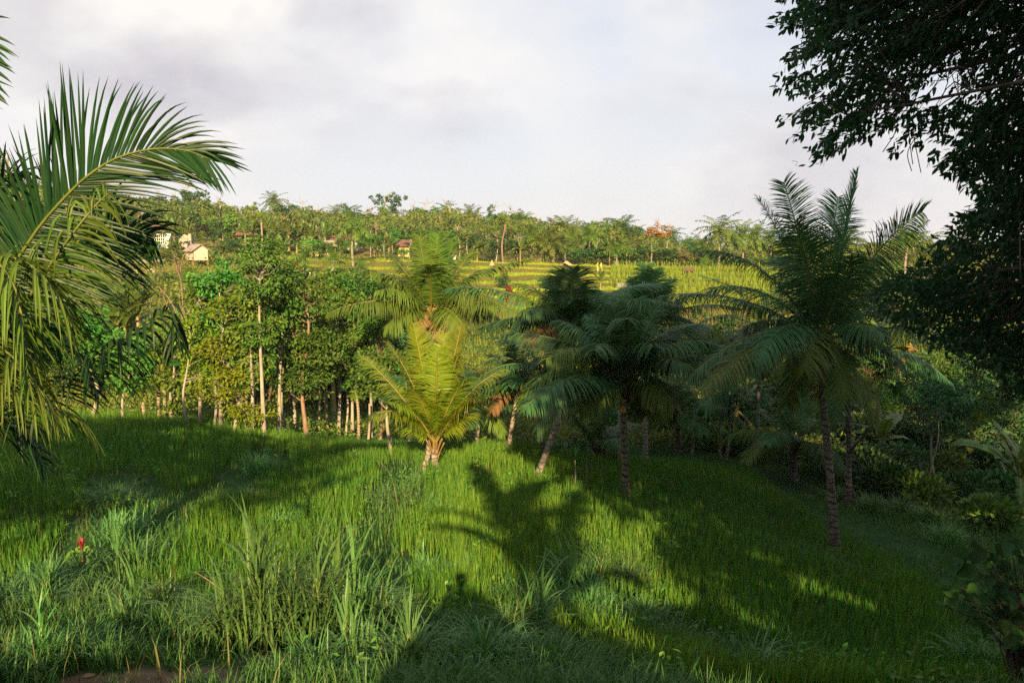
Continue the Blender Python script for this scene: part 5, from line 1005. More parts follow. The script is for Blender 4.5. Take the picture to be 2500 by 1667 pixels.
# named trees
far_tree('flat', 948, 215, 468, 5.2, 0, .25, 'dark umbrella tree with a flat layered crown rising above the ridge')
far_tree('rust', 1605, 165, 535, 4.6, 0, .35, 'orange leaved tree with many pale stems above the corn field')
far_tree('tall', 535, 128, 495, 2.4, 1, .10, 'dark columnar tree behind the white walled hut', trunk=1)
far_tree('round', 570, 122, 575, 2.0, 3, .15, 'low dark rounded tree right of the dark columnar tree')
far_tree('airy', 1012, 205, 498, 3.2, 0, .3, 'olive rounded airy tree just right of the umbrella tree')
far_tree('bare', 1338, 200, 523, 3.2, 0, .3, 'pale leafless tree standing out on the ridge above the field shelter')
far_tree('round', 1700, 175, 575, 4.4, 2, .12, 'bright green rounded tree right of the orange leaved tree')
far_tree('mound', 1690, 160, 590, 5.0, 2, .05, 'grey olive bushy tree directly above the brick roofed field hut')
far_tree('airy', 1590, 134, 592, 3.6, 2, .5, 'small spreading tree with two pale stems at the top edge of the corn', trunk=0)
# ridge silhouette, back to front
TOPX = [-60, 0, 40, 100, 200, 330, 420, 500, 560, 610, 700, 745, 800, 860, 925, 1000, 1090, 1150, 1230, 1330, 1400, 1450, 1500, 1560, 1605, 1660, 1700, 1740, 1800, 1900, 2000, 2100, 2200, 2300, 2500]
TOPY = [330, 350, 400, 440, 470, 470, 480, 480, 488, 500, 505, 492, 510, 520, 505, 508, 502, 520, 512, 530, 540, 545, 540, 565, 560, 585, 592, 612, 605, 590, 600, 590, 575, 585, 580]
for row, (y0, dpx, lo, kinds) in enumerate([(205, 36, 0, ['round', 'airy', 'airy', 'tall', 'mound', 'bare', 'round']), (172, 36, 24, ['round', 'mound', 'airy', 'tall', 'round', 'round']), (148, 44, 48, ['mound', 'round', 'tall', 'mound', 'airy'])]):
    px = -20.0 + row * 17
    while px < 2380:
        y = y0 + rw.normal(0, 5); tp = np.interp(px, TOPX, TOPY) - 12 + lo + rw.normal(0, 13)
        gpy = proj(on_ground(px, y))[1]
        if gpy - tp < 14: px += dpx * .6; continue
        kd = kinds[int(rw.integers(0, len(kinds)))]; h_m = (gpy - tp) / FPX * y
        rad = np.clip(h_m * rw.uniform(.42, .6), 2.4, 5.5) * (.72 if kd == 'tall' else 1.1)
        far_tree(kd, px, y, tp, rad, fr=.22 if row == 0 else rw.uniform(.08, .3)); px += dpx * rw.uniform(.8, 1.3)
# front edge bushes: round the houses and above the terraces
for px, y, tp, kd, rad, i in [(350, 126, 540, 'round', 3.0, 0), (300, 120, 560, 'mound', 3.4, 3), (240, 118, 545, 'round', 3.6, 0), (180, 122, 520, 'mound', 4, 1), (110, 125, 500, 'round', 4.2, 1), (40, 128, 470, 'airy', 4.6, 1), (430, 122, 540, 'airy', 2.6, 2), (600, 124, 585, 'mound', 2.6, 1), (650, 128, 590, 'mound', 2.4, 0),
    (420, 112, 605, 'mound', 2.8, 0), (395, 110, 602, 'mound', 2.4, 3), (560, 108, 625, 'mound', 2.6, 1), (760, 130, 575, 'round', 2.6, 1), (830, 134, 580, 'tall', 2, 0), (905, 136, 560, 'round', 3, 0), (960, 138, 548, 'tall', 2.2, 0), (1040, 138, 540, 'round', 3.2, 1), (1100, 136, 560, 'tall', 2.6, 0), (1160, 138, 560, 'round', 3, 3), (1210, 136, 570, 'tall', 2.2, 1), (1265, 138, 575, 'round', 3.2, 3),
    (1420, 135, 590, 'mound', 3.2, 1), (1460, 136, 585, 'mound', 3.6, 1), (1510, 136, 588, 'mound', 3.6, 0), (1545, 137, 582, 'mound', 3.4, 1), (1630, 137, 585, 'mound', 3.6, 1), (1660, 138, 600, 'mound', 3.2, 2), (1720, 138, 625, 'mound', 2.6, 0), (1790, 138, 630, 'mound', 2.6, 1), (1860, 136, 620, 'mound', 3, 0), (1930, 130, 610, 'round', 3.5, 2), (2130, 128, 600, 'mound', 4, 3), (2220, 120, 590, 'airy', 4, 2), (2290, 118, 580, 'mound', 4.2, 2), (2170, 110, 620, 'mound', 3, 3)]:
    far_tree(kd, px, y, tp, rad, i, fr=.08 if kd == 'mound' else .3)
# the wood itself between the trees one can tell apart
def far_wood():
    r = np.random.default_rng(310); n = 3100; y = r.uniform(141, 225, n); px = r.uniform(-150, 2600, n); P = np.array([on_ground(a, b) for a, b in zip(px, y)]); gpy = proj(P)[1]; tp = np.interp(px, TOPX, TOPY) + 2 + 16 * r.random(n)
    z1 = at(px, np.minimum(tp, gpy - 4), y)[:, 2]; h = np.clip((z1 - P[:, 2]) * r.random(n) ** .6, .3, 9); k = 34; R = r.uniform(1.0, 2.0, n); d = nrm(r.normal(0, 1, (n, k, 3)) + V3(0, -.3, .35)); c = P + UP * np.maximum(h - R * .6, .2)[:, None]
    p = c[:, None] + d * (R[:, None] * r.uniform(.55, 1.0, (n, k)))[..., None] * V3(1, 1, .75); d = d.reshape(-1, 3); m = n * k; mb = MB()
    leaves(mb, p.reshape(-1, 3), nrm(np.cross(d, r.normal(0, 1, (m, 3))) - UP * .2), nrm(d + r.normal(0, .4, (m, 3))), r.uniform(.42, .88, m), r.uniform(.30, .52, m), np.clip(np.repeat(r.beta(2, 2.4, n) * .95, k) + r.normal(0, .1, m), 0, .99))
    tag(mb.build('far_wood', M['wood_leaf'], smooth=False), 'dense mixed wood filling the ridge between the single trees', None, None, 'stuff')
far_wood()
for px, y, tp, kd, rad, i in [(795, 135, 578, 'mound', 1.6, 0), (780, 136, 572, 'round', 1.8, 1), (826, 138, 575, 'mound', 1.5, 1), (858, 138, 572, 'mound', 1.8, 0), (606, 139, 560, 'mound', 2.2, 0), (590, 137, 570, 'mound', 1.8, 3), (1008, 137, 585, 'mound', 1.3, 1), (980, 136, 600, 'mound', 1.4, 0), (1085, 120, 628, 'mound', 1.2, 0), (372, 123, 590, 'mound', 1.6, 0), (425, 121, 575, 'round', 1.8, 1)]:
    far_tree(kd, px, y, tp, rad, i, fr=.08)
# slender bare trunks at the wood's edge
for px, tp in [(1228, 518), (1210, 545), (915, 540), (938, 560), (1000, 570), (1110, 555), (1145, 565), (1180, 590), (700, 560), (840, 590)]:
    far_tree('round' if px != 915 else 'bare', px, 137, tp, 1.5, None if px != 915 else 1, .72, name='slender_tree')
# ---- far palms
def far_palm_crown(seed, n=17, mat='palm_old', el=(80, -40)):
    r = np.random.default_rng(seed); mb = MB()
    for C, T, f in rand_fronds(r, n, V3(0, 0, 0), 1.0, el, (28, 62)):
        pts = bez(V3(0, 0, 0), C, T, 8); V, Q = leaflet_arrays(pts, 16, .26, .9 + 1.6 * f, .040, r, seg=2, ts=.1); add_leaflets(mb, V, Q, np.clip(.3 + .4 * r.random() + r.normal(0, .1, len(V)), 0, 1)); tube(mb, pts, np.linspace(.012, .003, 8), 3)
    return mb.mesh('crown', M[mat], False)
PC = [far_palm_crown(400, 24), far_palm_crown(401, 21), far_palm_crown(402, 24, 'palm'), far_palm_crown(403, 13, 'palm_old', (85, 10)), far_palm_crown(404, 12, 'palm_gold', (85, 5))]
def palm_trunk_mesh(seed):
    r = np.random.default_rng(seed); mb = MB(); tube(mb, smoothpath([V3(0, 0, -.03), V3(r.normal(0, .02), 0, .35), V3(r.normal(0, .03), 0, .7), V3(0, 0, 1)], 12), np.linspace(.2, .12, 12) * V3(1)[0], 7); return mb.mesh('trunk', M['palm_trunk'])
def far_palm(px, gy_or_y, cpy, L, i, label=None, young=False, lean=0.0, y=None):
    b = on_ground(px, y); c = at(px + lean, cpy, y); root = thing('coconut_palm', label or '', 'palm tree', b, 0, 'coconut palms in and below the far wood')
    mb = MB(); tube(mb, smoothpath([b - UP * .2, (b * .55 + c * .45) + V3(rw.normal(0, .2), 0, 0), c], 12), np.linspace(.2, .13, 12) * (1.35 if young else 1), 7); mb.build('trunk', M['palm_trunk'], root, off=b)
    o = link('crown', PC[i], root); o.location = c - b; o.scale = (L, L, L); o.rotation_euler = (0, 0, rw.uniform(0, 6.28))
    if not label: auto(root, ('young ' if young else '') + ['olive palm', 'olive palm', 'green palm', 'feathery palm', 'golden palm'][i] + (' on the ridge' if y > 175 else (' in the wood' if y > 140 else ' by the wood')), px)
    return root
far_palm(668, 0, 490, 3.8, 0, 'lone tall palm standing high above the ridge on the left', y=185)
far_palm(863, 0, 552, 4.6, 1, 'big slope palm with a bent trunk foot and drooping olive fronds', y=118)
far_palm(1755, 0, 562, 4.6, 0, 'tall right ridge palm with a straight thin pale trunk', y=132)
far_palm(745, 0, 632, 3.8, 3, 'young palm with upright fronds beside the red leaved bushes', young=True, y=104)
far_palm(815, 0, 635, 3.0, 3, 'small dark young palm left of the big slope palm trunk', young=True, y=106)
far_palm(352, 0, 672, 2.2, 4, 'young palm with yellow lower fronds in front of the open shelter', young=True, y=76)
far_palm(458, 0, 685, 2.2, 3, 'young palm alone on the grassy slope below the white walled hut', young=True, y=78)
far_palm(1505, 0, 622, 4.2, 3, 'green palm with a short pale trunk right of the two yellow posts', young=True, y=131)
for px, y, c, L, i, yg in [(1640, 190, 575, 4.2, 2, 0), (1652, 200, 590, 3.2, 1, 0), (1695, 205, 600, 3.6, 2, 0), (1690, 150, 610, 3.4, 2, 0), (1715, 150, 602, 4.0, 0, 0), (1733, 142, 625, 3.8, 1, 0), (1785, 140, 580, 4.4, 0, 0), (1812, 144, 572, 4.4, 1, 0), (1842, 146, 578, 4.4, 0, 0), (1880, 150, 585, 4.2, 0, 0),
    (1360, 150, 565, 4.4, 0, 0), (1380, 148, 556, 4.2, 1, 0), (1350, 136, 595, 3.8, 0, 1), (1395, 138, 598, 3.8, 1, 0), (1460, 150, 570, 4.0, 1, 0), (1500, 156, 560, 4.0, 0, 0), (1522, 158, 556, 4.2, 2, 0), (1535, 150, 580, 4.2, 0, 0), (1318, 138, 592, 3.4, 4, 1), (1440, 140, 575, 3.6, 0, 0), (1480, 142, 585, 3.8, 1, 0),
    (1160, 185, 528, 3.4, 1, 0), (1275, 170, 540, 3.8, 0, 0), (1240, 190, 530, 3.4, 1, 0), (1298, 140, 570, 3.8, 0, 0), (1090, 200, 512, 3.2, 2, 0), (1145, 200, 520, 3.0, 1, 0), (900, 190, 525, 3.2, 1, 0), (820, 185, 520, 3.2, 0, 0), (1000, 180, 530, 3.0, 1, 0), (850, 205, 515, 3.4, 2, 0),
    (510, 180, 500, 3.6, 1, 0), (475, 150, 520, 3.4, 2, 0), (2070, 150, 590, 4.6, 0, 0), (2110, 140, 585, 4.6, 1, 0), (2215, 95, 600, 4.2, 3, 0), (2255, 110, 610, 4, 1, 0), (1960, 145, 585, 4.4, 0, 0), (1730, 128, 650, 3.0, 3, 1), (1715, 125, 662, 3.2, 3, 1), (880, 112, 655, 2.6, 3, 1)]:
    if y > 138 and not yg and rw.random() < .36: continue
    far_palm(px, 0, c, L * rw.uniform(.85, 1.15), i, None, bool(yg), y=y)
# ---- far bananas
BL = [banana_leaf_mesh(np.random.default_rng(430 + i), 1.0, .30, [1.35, 1.1, .8, .45][i], [.3, .6, 1.0, 1.3][i], torn=.4).mesh('leaf', [M['banana'], M['rachis_green']], False) for i in range(4)]
BS = (lambda mb: (tube(mb, np.stack([np.zeros(5), np.zeros(5), np.linspace(-.05, 1, 5)], -1), np.linspace(.06, .035, 5), 6), mb.mesh('stem', M['banana_stem'])))(MB())[1]
def far_banana(px, y, H, L, label=None, n=8):
    b = on_ground(px, y); root = thing('banana_plant', label or '', 'banana plant', b, 0, 'banana plants on the far slope'); s = link('stem', BS, root); s.scale = (H, H, H)
    for k in range(n):
        o = link('leaf', BL[min(3, k * 4 // n)], root); o.location = (0, 0, H * .95); o.rotation_euler = (0, 0, k * 2.4 + rw.normal(0, .3)); sc = L * rw.uniform(.8, 1.1); o.scale = (sc, sc, sc)
    if not label: auto(root, 'pale leaved banana plant ' + ('in the wood' if y > 138 else 'by the wood'), px)
far_banana(690, 92, 3.4, 3.2, 'pale yellow green banana plant left of the young palm with upright fronds')
far_banana(545, 110, 1.8, 2.6, 'small banana plant right of the white walled hut')
far_banana(950, 128, 2.4, 2.6, 'banana plant with spreading leaves below the red roofed house')
for px, y, H, L in [(620, 136, 3.2, 3.4), (632, 140, 3.0, 3.2), (655, 138, 3.4, 3.4), (670, 134, 3.2, 3.2), (690, 140, 3.2, 3.4), (706, 136, 3.4, 3.4), (725, 140, 3.0, 3.2), (745, 142, 3.0, 3.2), (762, 138, 3.2, 3.4), (775, 142, 3.0, 3.0), (795, 140, 3.2, 3.2), (812, 142, 3.0, 3.2), (410, 128, 3, 3), (428, 126, 3, 3), (448, 130, 3.4, 3.2), (462, 128, 3, 2.8), (1270, 135, 2.2, 2.6), (1488, 132, 2.6, 2.8), (1530, 133, 2.2, 2.4), (1165, 136, 2.6, 2.4), (600, 132, 3, 3)]:
    far_banana(px, y, H, L)
finish_labels(LAND)
# ------------------------------------------------------------------ houses, huts, shelters
M['plaster'] = solidmat('whitewashed_wall', (.26, .23, .19), (.42, .38, .32), 3, rough=.95, bump=.2)
M['bamboo_wall'] = solidmat('woven_bamboo_wall', (.40, .34, .26), (.58, .51, .40), 6, (1, 1, 3), .9, .3)
M['tile'] = solidmat('old_roof_tile', (.09, .05, .04), (.17, .105, .08), 4, rough=.9)
M['tin'] = solidmat('weathered_sheet_roof', (.20, .17, .14), (.34, .29, .24), 3, (1, .2, 1), rough=.7)
M['thatch'] = solidmat('thatch', (.30, .19, .10), (.50, .34, .19), 12, (1, 1, .3), .95, .7)
M['wood'] = solidmat('grey_timber', (.10, .075, .05), (.22, .17, .12), 7, (1, 1, .2), .9)
M['dark_in'] = solidmat('dark_interior_panel', (.012, .012, .012), (.02, .02, .02), 5)  # near-black panel colour stands in for the unlit room behind the windows
M['blue_wall'] = solidmat('blue_painted_wall', (.16, .23, .30), (.22, .30, .38), 4)
M['yellow_wall'] = solidmat('yellow_painted_wall', (.36, .30, .10), (.44, .36, .14), 4)
M['yellow_cloth'] = solidmat('yellow_cloth', (.48, .38, .06), (.58, .46, .09), 6, rough=.85)
M['white'] = solidmat('white_paint', (.70, .68, .64), (.80, .78, .74), 6, rough=.7)
def part(parent, name, fn, mat, label=None):
    mb = MB(); fn(mb); o = mb.build(name, M[mat], parent, smooth=False)
    if label: o['label'] = label
    return o
def slab(mb, a, b, c, d, th):
    "thick sheet through four corners"
    P = np.array([a, b, c, d], float); n = nrm(np.cross(P[1] - P[0], P[3] - P[0])) * th; v = np.concatenate([P, P + n]); mb.add(v, [[3, 2, 1, 0], [4, 5, 6, 7], [0, 1, 5, 4], [1, 2, 6, 5], [2, 3, 7, 6], [3, 0, 4, 7]])
def gable_roof(root, w, d, z0, h, over, mat, n=7, th=.07):
    "two slopes of overlapping sheets, ridge along y"
    for s in (-1, 1):
        ys = np.linspace(-d / 2 - over, d / 2 + over, n + 1)
        for i in range(n):
            e = .012 * (i % 2); part(root, 'roof_sheet', lambda mb: slab(mb, *( (V3(0, ys[i], z0 + h + e), V3(0, ys[i + 1] + .03, z0 + h + e), V3(s * (w / 2 + over), ys[i + 1] + .03, z0 - h * over / (w / 2) + e), V3(s * (w / 2 + over), ys[i], z0 - h * over / (w / 2) + e))[::s]), th), mat)
def gable(mb, w, y, z0, h, t=.06):
    v = [V3(-w / 2, y, z0), V3(w / 2, y, z0), V3(0, y, z0 + h)]; v = np.array(v + [p + V3(0, t, 0) for p in v]); mb.add(v, [[0, 1, 4, 3], [1, 2, 5, 4], [2, 0, 3, 5]], [[0, 2, 1], [3, 4, 5]])
# white walled hut, gable end turned to the left
b = on_ground(482, 106); s = 106 / FPX
root = thing('hut', 'small white walled hut on stilts with a sagging grey gable roof', 'hut', b + UP * .35, math.radians(20))
W_, D_, H_ = 1.95, 3.1, 1.35
part(root, 'wall', lambda mb: (box(mb, (0, -D_ / 2, H_ / 2 + .35), (W_, .06, H_)), gable(mb, W_, -D_ / 2 - .03, H_ + .352, .62)), 'bamboo_wall', 'gable end wall')
for sx in (-1, 1): part(root, 'wall', lambda mb: box(mb, (sx * (W_ / 2 - .03), .02, H_ / 2 + .35), (.055, D_ - .1, H_)), 'bamboo_wall')
part(root, 'wall', lambda mb: box(mb, (0, D_ / 2, H_ / 2 + .35), (W_, .06, H_)), 'bamboo_wall')
part(root, 'sill_beam', lambda mb: box(mb, (0, -D_ / 2 - .06, .30), (W_ + .2, .10, .09)), 'wood')
for x in (-.9, .9):
    for y in (-1.4, 1.4): part(root, 'post', lambda mb: box(mb, (x, y * 1.02, -.05), (.10, .10, .9)), 'wood')
for x in (-.93, .93): part(root, 'corner_post', lambda mb: box(mb, (x, -D_ / 2 - .05, .95), (.07, .06, 1.3)), 'wood')
gable_roof(root, W_, D_, H_ + .40, .68, .38, 'tin')
part(root, 'door', lambda mb: box(mb, (.35, -D_ / 2 - .045, .85), (.5, .03, 1.0)), 'bamboo_wall')
root.rotation_euler = (0, 0, math.radians(38)); 
# house with the lattice window
b = on_ground(392, 127); root = thing('house', 'white and blue house with a brown tiled hip roof and a white lattice window', 'house', b, math.radians(8))
part(root, 'wall', lambda mb: box(mb, (0, 1.5, 1.3), (3.4, 3.0, 2.6)), 'blue_wall'); part(root, 'corner_pillar', lambda mb: box(mb, (1.25, -.04, 1.3), (.75, .09, 2.6)), 'white')
wn = part(root, 'window', lambda mb: box(mb, (-.05, -.03, 1.35), (1.5, .05, 1.5)), 'dark_in')
for x in np.linspace(-.8, .7, 6): part(wn, 'window_bar', lambda mb: box(mb, (x, -.08, 1.35), (.08, .05, 1.55)), 'white')
for z in (.6, 1.1, 1.6, 2.1): part(wn, 'window_bar', lambda mb: box(mb, (-.05, -.085, z), (1.58, .05, .08)), 'white')
for i in range(8):
    x0, x1 = -2.3 + i * .58, -2.3 + (i + 1) * .58; part(root, 'roof_sheet', lambda mb: slab(mb, (x0, -.8, 2.55 + .015 * (i % 2)), (x1 + .02, -.8, 2.55 + .015 * (i % 2)), (x1 * .45 + .02, 1.5, 4.2), (x0 * .45, 1.5, 4.2), .09), 'tile')
part(root, 'roof_end', lambda mb: (slab(mb, (2.34, -.8, 2.55), (2.34, 3.8, 2.55), (1.06, 1.55, 4.2), (1.06, 1.5, 4.2), .08), slab(mb, (-2.3, 3.8, 2.55), (-2.3, -.8, 2.55), (-1.03, 1.5, 4.2), (-1.03, 1.55, 4.2), .08)), 'tile')
part(root, 'side_wing', lambda mb: box(mb, (3.6, 1.0, 1.1), (2.2, 2.0, 2.2)), 'plaster')
# open shelter on stilts at the left
b = on_ground(360, 92); root = thing('open_shelter', 'open wooden shelter with a flat grey roof and pale railing on the slope', 'shelter', b)
for x in (-1.25, 0, 1.25):
    for y in (-.8, .8): part(root, 'post', lambda mb: box(mb, (x, y, .95), (.1, .1, 2.1)), 'wood')
part(root, 'floor_deck', lambda mb: box(mb, (0, 0, .55), (2.9, 1.6, .10)), 'bamboo_wall')
for z in (.85, 1.02, 1.19): part(root, 'railing_board', lambda mb: box(mb, (0, -.80, z), (2.6, .05, .12)), 'bamboo_wall')
for i in range(6): part(root, 'roof_sheet', lambda mb: slab(mb, (-1.8 + i * .6, -1.2, 1.95 + .015 * (i % 2)), (-1.19 + i * .6, -1.2, 1.95 + .015 * (i % 2)), (-1.19 + i * .6, 1.3, 2.2), (-1.8 + i * .6, 1.3, 2.2), .06), 'tin')
# red roofed house in the wood
def small_house(label, px, y, w, h, roof, wall, rz=0, lift=0.0, rh=1.0):
    b = on_ground(px, y); b[2] += lift; root = thing('house', label, 'house', b, math.radians(rz))
    part(root, 'wall', lambda mb: box(mb, (0, 1.2, h / 2), (w, 2.4, h)), wall); win = part(root, 'window', lambda mb: box(mb, (w * .22, -.02, h * .55), (w * .25, .06, h * .4)), 'white'); part(win, 'pane', lambda mb: box(mb, (w * .22, -.06, h * .55), (w * .19, .04, h * .3)), 'dark_in')
    part(root, 'door', lambda mb: box(mb, (-w * .22, -.03, h * .4), (w * .2, .05, h * .78)), 'wood')
    n = 6; xs = np.linspace(-w / 2 - .35, w / 2 + .35, n + 1)
    for i in range(n): part(root, 'roof_sheet', lambda mb: slab(mb, (xs[i], -.6, h - .1 + .02 * (i % 2)), (xs[i + 1] + .02, -.6, h - .1 + .02 * (i % 2)), (xs[i + 1] + .02, 1.2, h + rh), (xs[i], 1.2, h + rh), .08), roof)
    part(root, 'roof_back', lambda mb: slab(mb, (xs[-1], 3.0, h - .1), (xs[0], 3.0, h - .1), (xs[0], 1.26, h + rh), (xs[-1], 1.26, h + rh), .08), roof); return root
small_house('little house with a dark red roof among the trees behind the sunlit palm', 993, 140, 3.0, 2.0, 'tile', 'yellow_wall', -6)
small_house('pale house with a bright yellow lower wall behind the banana grove', 795, 137, 3.4, 1.8, 'tin', 'yellow_wall', 5)
small_house('reddish roofed house hidden in the bananas right of the dark columnar tree', 606, 142, 3.4, 2.2, 'tile', 'plaster', 0, .2)
small_house('long low brown roofed house behind the big slope palm', 842, 141, 4.4, 1.8, 'tile', 'plaster', 0, .4)
small_house('small pale roofed shed beside the top fronds of the sunlit palm', 1092, 122, 1.9, 1.3, 'white', 'wood', 0, 0, .5)
# thatched field shelter
b = on_ground(1383, 118); root = thing('field_shelter', 'little thatched field shelter with a straw hip roof on dark posts', 'shelter', b); root.scale = (.56, .56, .62)
for x in (-.95, -.3, .35, .95):
    for y in (-.8, .8): part(root, 'post', lambda mb: box(mb, (x, y, .75), (.09, .09, 1.5)), 'wood')
part(root, 'floor_deck', lambda mb: box(mb, (0, 0, .55), (2.1, 1.8, .08)), 'wood')
def hip(mb):
    r = np.random.default_rng(5); n = 14; th = np.arange(n) / n * 2 * PI
    rings = [(1.62, 1.30, 1.22), (1.55, 1.22, 1.36), (.9, .7, 1.75), (.34, .2, 2.15), (.05, .05, 2.2)]
    v = np.concatenate([np.stack([a * np.cos(th) * np.minimum(1.2, 1 / np.maximum(abs(np.cos(th)), abs(np.sin(th)))) ** .6, b_ * np.sin(th), z + r.normal(0, .02, n)], -1) for a, b_, z in rings]); q = []
    for k in range(4):
        for j in range(n): q.append([k * n + j, k * n + (j + 1) % n, (k + 1) * n + (j + 1) % n, (k + 1) * n + j])
    mb.add(v, q, None)
part(root, 'thatched_roof', hip, 'thatch')
# small straw stack hut, brick roofed field hut, tin shed
b = on_ground(1201, 121); root = thing('straw_hut', 'small pointed straw hut at the top edge of the rice terraces', 'hut', b); root.scale = (.55, .55, .6)
part(root, 'thatched_roof', lambda mb: tube(mb, np.stack([np.zeros(5), np.zeros(5), np.array([.55, .6, 1.0, 1.6, 1.95])], -1), [.75, .8, .6, .25, .1], 9), 'thatch'); 
for x, y in ((-.45, -.3), (.45, -.3), (-.45, .4), (.45, .4)): part(root, 'post', lambda mb: box(mb, (x, y, .3), (.09, .09, .7)), 'wood')
b = on_ground(1682, 113); root = thing('field_hut', 'small field hut with a reddish brown sloping roof above the corn', 'hut', b, math.radians(-8)); root.scale = (.62, .62, .7)
for x in (-.85, .85):
    for y in (-.6, .6): part(root, 'post', lambda mb: box(mb, (x, y, .8), (.09, .09, 1.6)), 'wood')
part(root, 'floor_deck', lambda mb: box(mb, (0, 0, .7), (1.8, 1.3, .08)), 'wood'); part(root, 'side_wall', lambda mb: box(mb, (0, .55, 1.1), (1.6, .05, .75)), 'wood')
for i in range(6): part(root, 'roof_sheet', lambda mb: slab(mb, (-1.2 + i * .4, -1.0, 1.55 + .015 * (i % 2)), (-.78 + i * .4, -1.0, 1.55 + .015 * (i % 2)), (-.78 + i * .4, .9, 2.1), (-1.2 + i * .4, .9, 2.1), .06), 'tile')
b = on_ground(1530, 86); root = thing('tin_shed', 'low shed with a flat grey tin roof beside the corn field', 'shed', b)
part(root, 'wall', lambda mb: box(mb, (0, .5, .55), (1.3, 1.0, 1.1)), 'wood')
for i in range(4): part(root, 'roof_sheet', lambda mb: slab(mb, (-.95 + i * .48, -.35, 1.12 + .015 * (i % 2)), (-.45 + i * .48, -.35, 1.12 + .015 * (i % 2)), (-.45 + i * .48, 1.2, 1.5), (-.95 + i * .48, 1.2, 1.5), .05), 'tin')
# two yellow posts
for k, px in enumerate((1459, 1467.5)):
    b = on_ground(px, 117); root = thing('yellow_post', ['left of the two tall yellow wrapped posts before the dark bushes', 'right one of the two tall yellow wrapped posts before the dark bushes'][k], 'post', b, 0, 'yellow posts')
    part(root, 'pole', lambda mb: tube(mb, np.stack([np.zeros(3), np.zeros(3), np.array([-.1, .6, 1.25])], -1), .07, 8), 'wood')
    part(root, 'wrapping', lambda mb: tube(mb, np.stack([.02 * np.sin(np.arange(9)), np.zeros(9), np.linspace(.15, 1.35, 9)], -1), .14 * np.array([.9, 1.05, 1, 1.06, 1, 1.04, 1, .8, .35]), 10), 'yellow_cloth')
# white stakes beside the left terrace
for k, px in enumerate((757, 769)):
    b = on_ground(px, 101); root = thing('stake', ['left of the two short white stakes on the upper terrace edge', 'right of the two short white stakes on the upper terrace edge'][k], 'stake', b, 0, 'white stakes'); part(root, 'pole', lambda mb: tube(mb, np.stack([np.zeros(3), np.zeros(3), np.array([-.1, .3, .75])], -1), [.09, .08, .06], 7), 'white')

# ------------------------------------------------------------------ people
def person(label, base, rz, joints, edges, radii, cols, hat=None, hair=None):
    root = thing('person', label, 'person', base, rz); me = bpy.data.meshes.new('body'); me.from_pydata([tuple(j) for j in joints], edges, []); o = link('body', me, root)
    o.modifiers.new('skin', 'SKIN'); sub = o.modifiers.new('sub', 'SUBSURF'); sub.levels = sub.render_levels = 2
    for i, rr in enumerate(radii): me.skin_vertices[0].data[i].radius = (rr, rr)
    me.skin_vertices[0].data[0].use_root = True
    dg = bpy.context.evaluated_depsgraph_get(); m2 = bpy.data.meshes.new_from_object(o.evaluated_get(dg)); o.modifiers.clear(); o.data = m2; m2.name = 'body'; m2.materials.clear()
    for _, m in cols: m2.materials.append(m)
    for p in m2.polygons:
        p.use_smooth = True
        for k, (z, _) in enumerate(cols):
            if p.center.z < z: p.material_index = k; break
        else: p.material_index = len(cols) - 1
    return root
M['skin'] = solidmat('skin', (.24, .12, .07), (.30, .16, .10), 9, rough=.6, bump=.05); M['shirt_maroon'] = solidmat('maroon_shirt', (.16, .04, .03), (.22, .06, .04), 12); M['trousers'] = solidmat('dark_trousers', (.03, .03, .035), (.05, .05, .055), 12); M['hair'] = solidmat('dark_hair', (.008, .006, .005), (.02, .015, .012), 20); M['shirt_grey'] = solidmat('grey_shirt', (.20, .20, .21), (.28, .28, .29), 12)
J = [(0, 0, .92), (0, 0, 1.12), (0, 0, 1.36), (0, -.01, 1.48), (0, -.03, 1.58), (0, -.02, 1.68), (-.18, 0, 1.40), (-.25, -.05, 1.14), (-.20, -.24, .98), (.18, 0, 1.40), (.26, -.04, 1.14), (.22, -.22, .96), (-.10, 0, .86), (-.11, -.03, .48), (-.11, .02, .07), (-.11, -.13, .04), (.10, 0, .86), (.12, .02, .48), (.13, .05, .07), (.13, -.10, .04)]
E = [(0, 1), (1, 2), (2, 3), (3, 4), (4, 5), (2, 6), (6, 7), (7, 8), (2, 9), (9, 10), (10, 11), (0, 12), (12, 13), (13, 14), (14, 15), (0, 16), (16, 17), (17, 18), (18, 19)]
R = [.15, .14, .16, .06, .105, .09, .065, .05, .035, .065, .05, .035, .10, .07, .045, .04, .10, .07, .045, .04]
b = on_ground(1648, 73); root = person('person in a white hat and maroon shirt working on the slope below the corn', b, .3, J, E, R, [(.95, M['trousers']), (1.44, M['shirt_maroon']), (9, M['skin'])])
part(root, 'hat', lambda mb: tube(mb, np.stack([np.zeros(5), np.zeros(5) - .02, np.array([1.60, 1.62, 1.70, 1.80, 1.83])], -1), [.26, .25, .17, .10, .04], 12), 'white')
J2 = [V3(*j) for j in J]; J2[7] = V3(-.32, -.05, 1.22); J2[8] = V3(-.12, -.2, 1.50); J2[10] = V3(.32, -.05, 1.22); J2[11] = V3(.12, -.2, 1.50); J2 = [V3(-j[0], -j[1], j[2]) for j in J2]
b = V3(.02, -.42, float(ground(.02, -.42))); root = person('person standing at the viewpoint whose shadow falls on the lit grass', b, 0, J2, E, R, [(.95, M['trousers']), (1.44, M['shirt_grey']), (9, M['skin'])]); part(root, 'hair', lambda mb: tube(mb, np.stack([np.zeros(4), np.zeros(4) - .0, np.array([1.66, 1.72, 1.77, 1.79])], -1), [.115, .11, .07, .03], 10), 'hair')

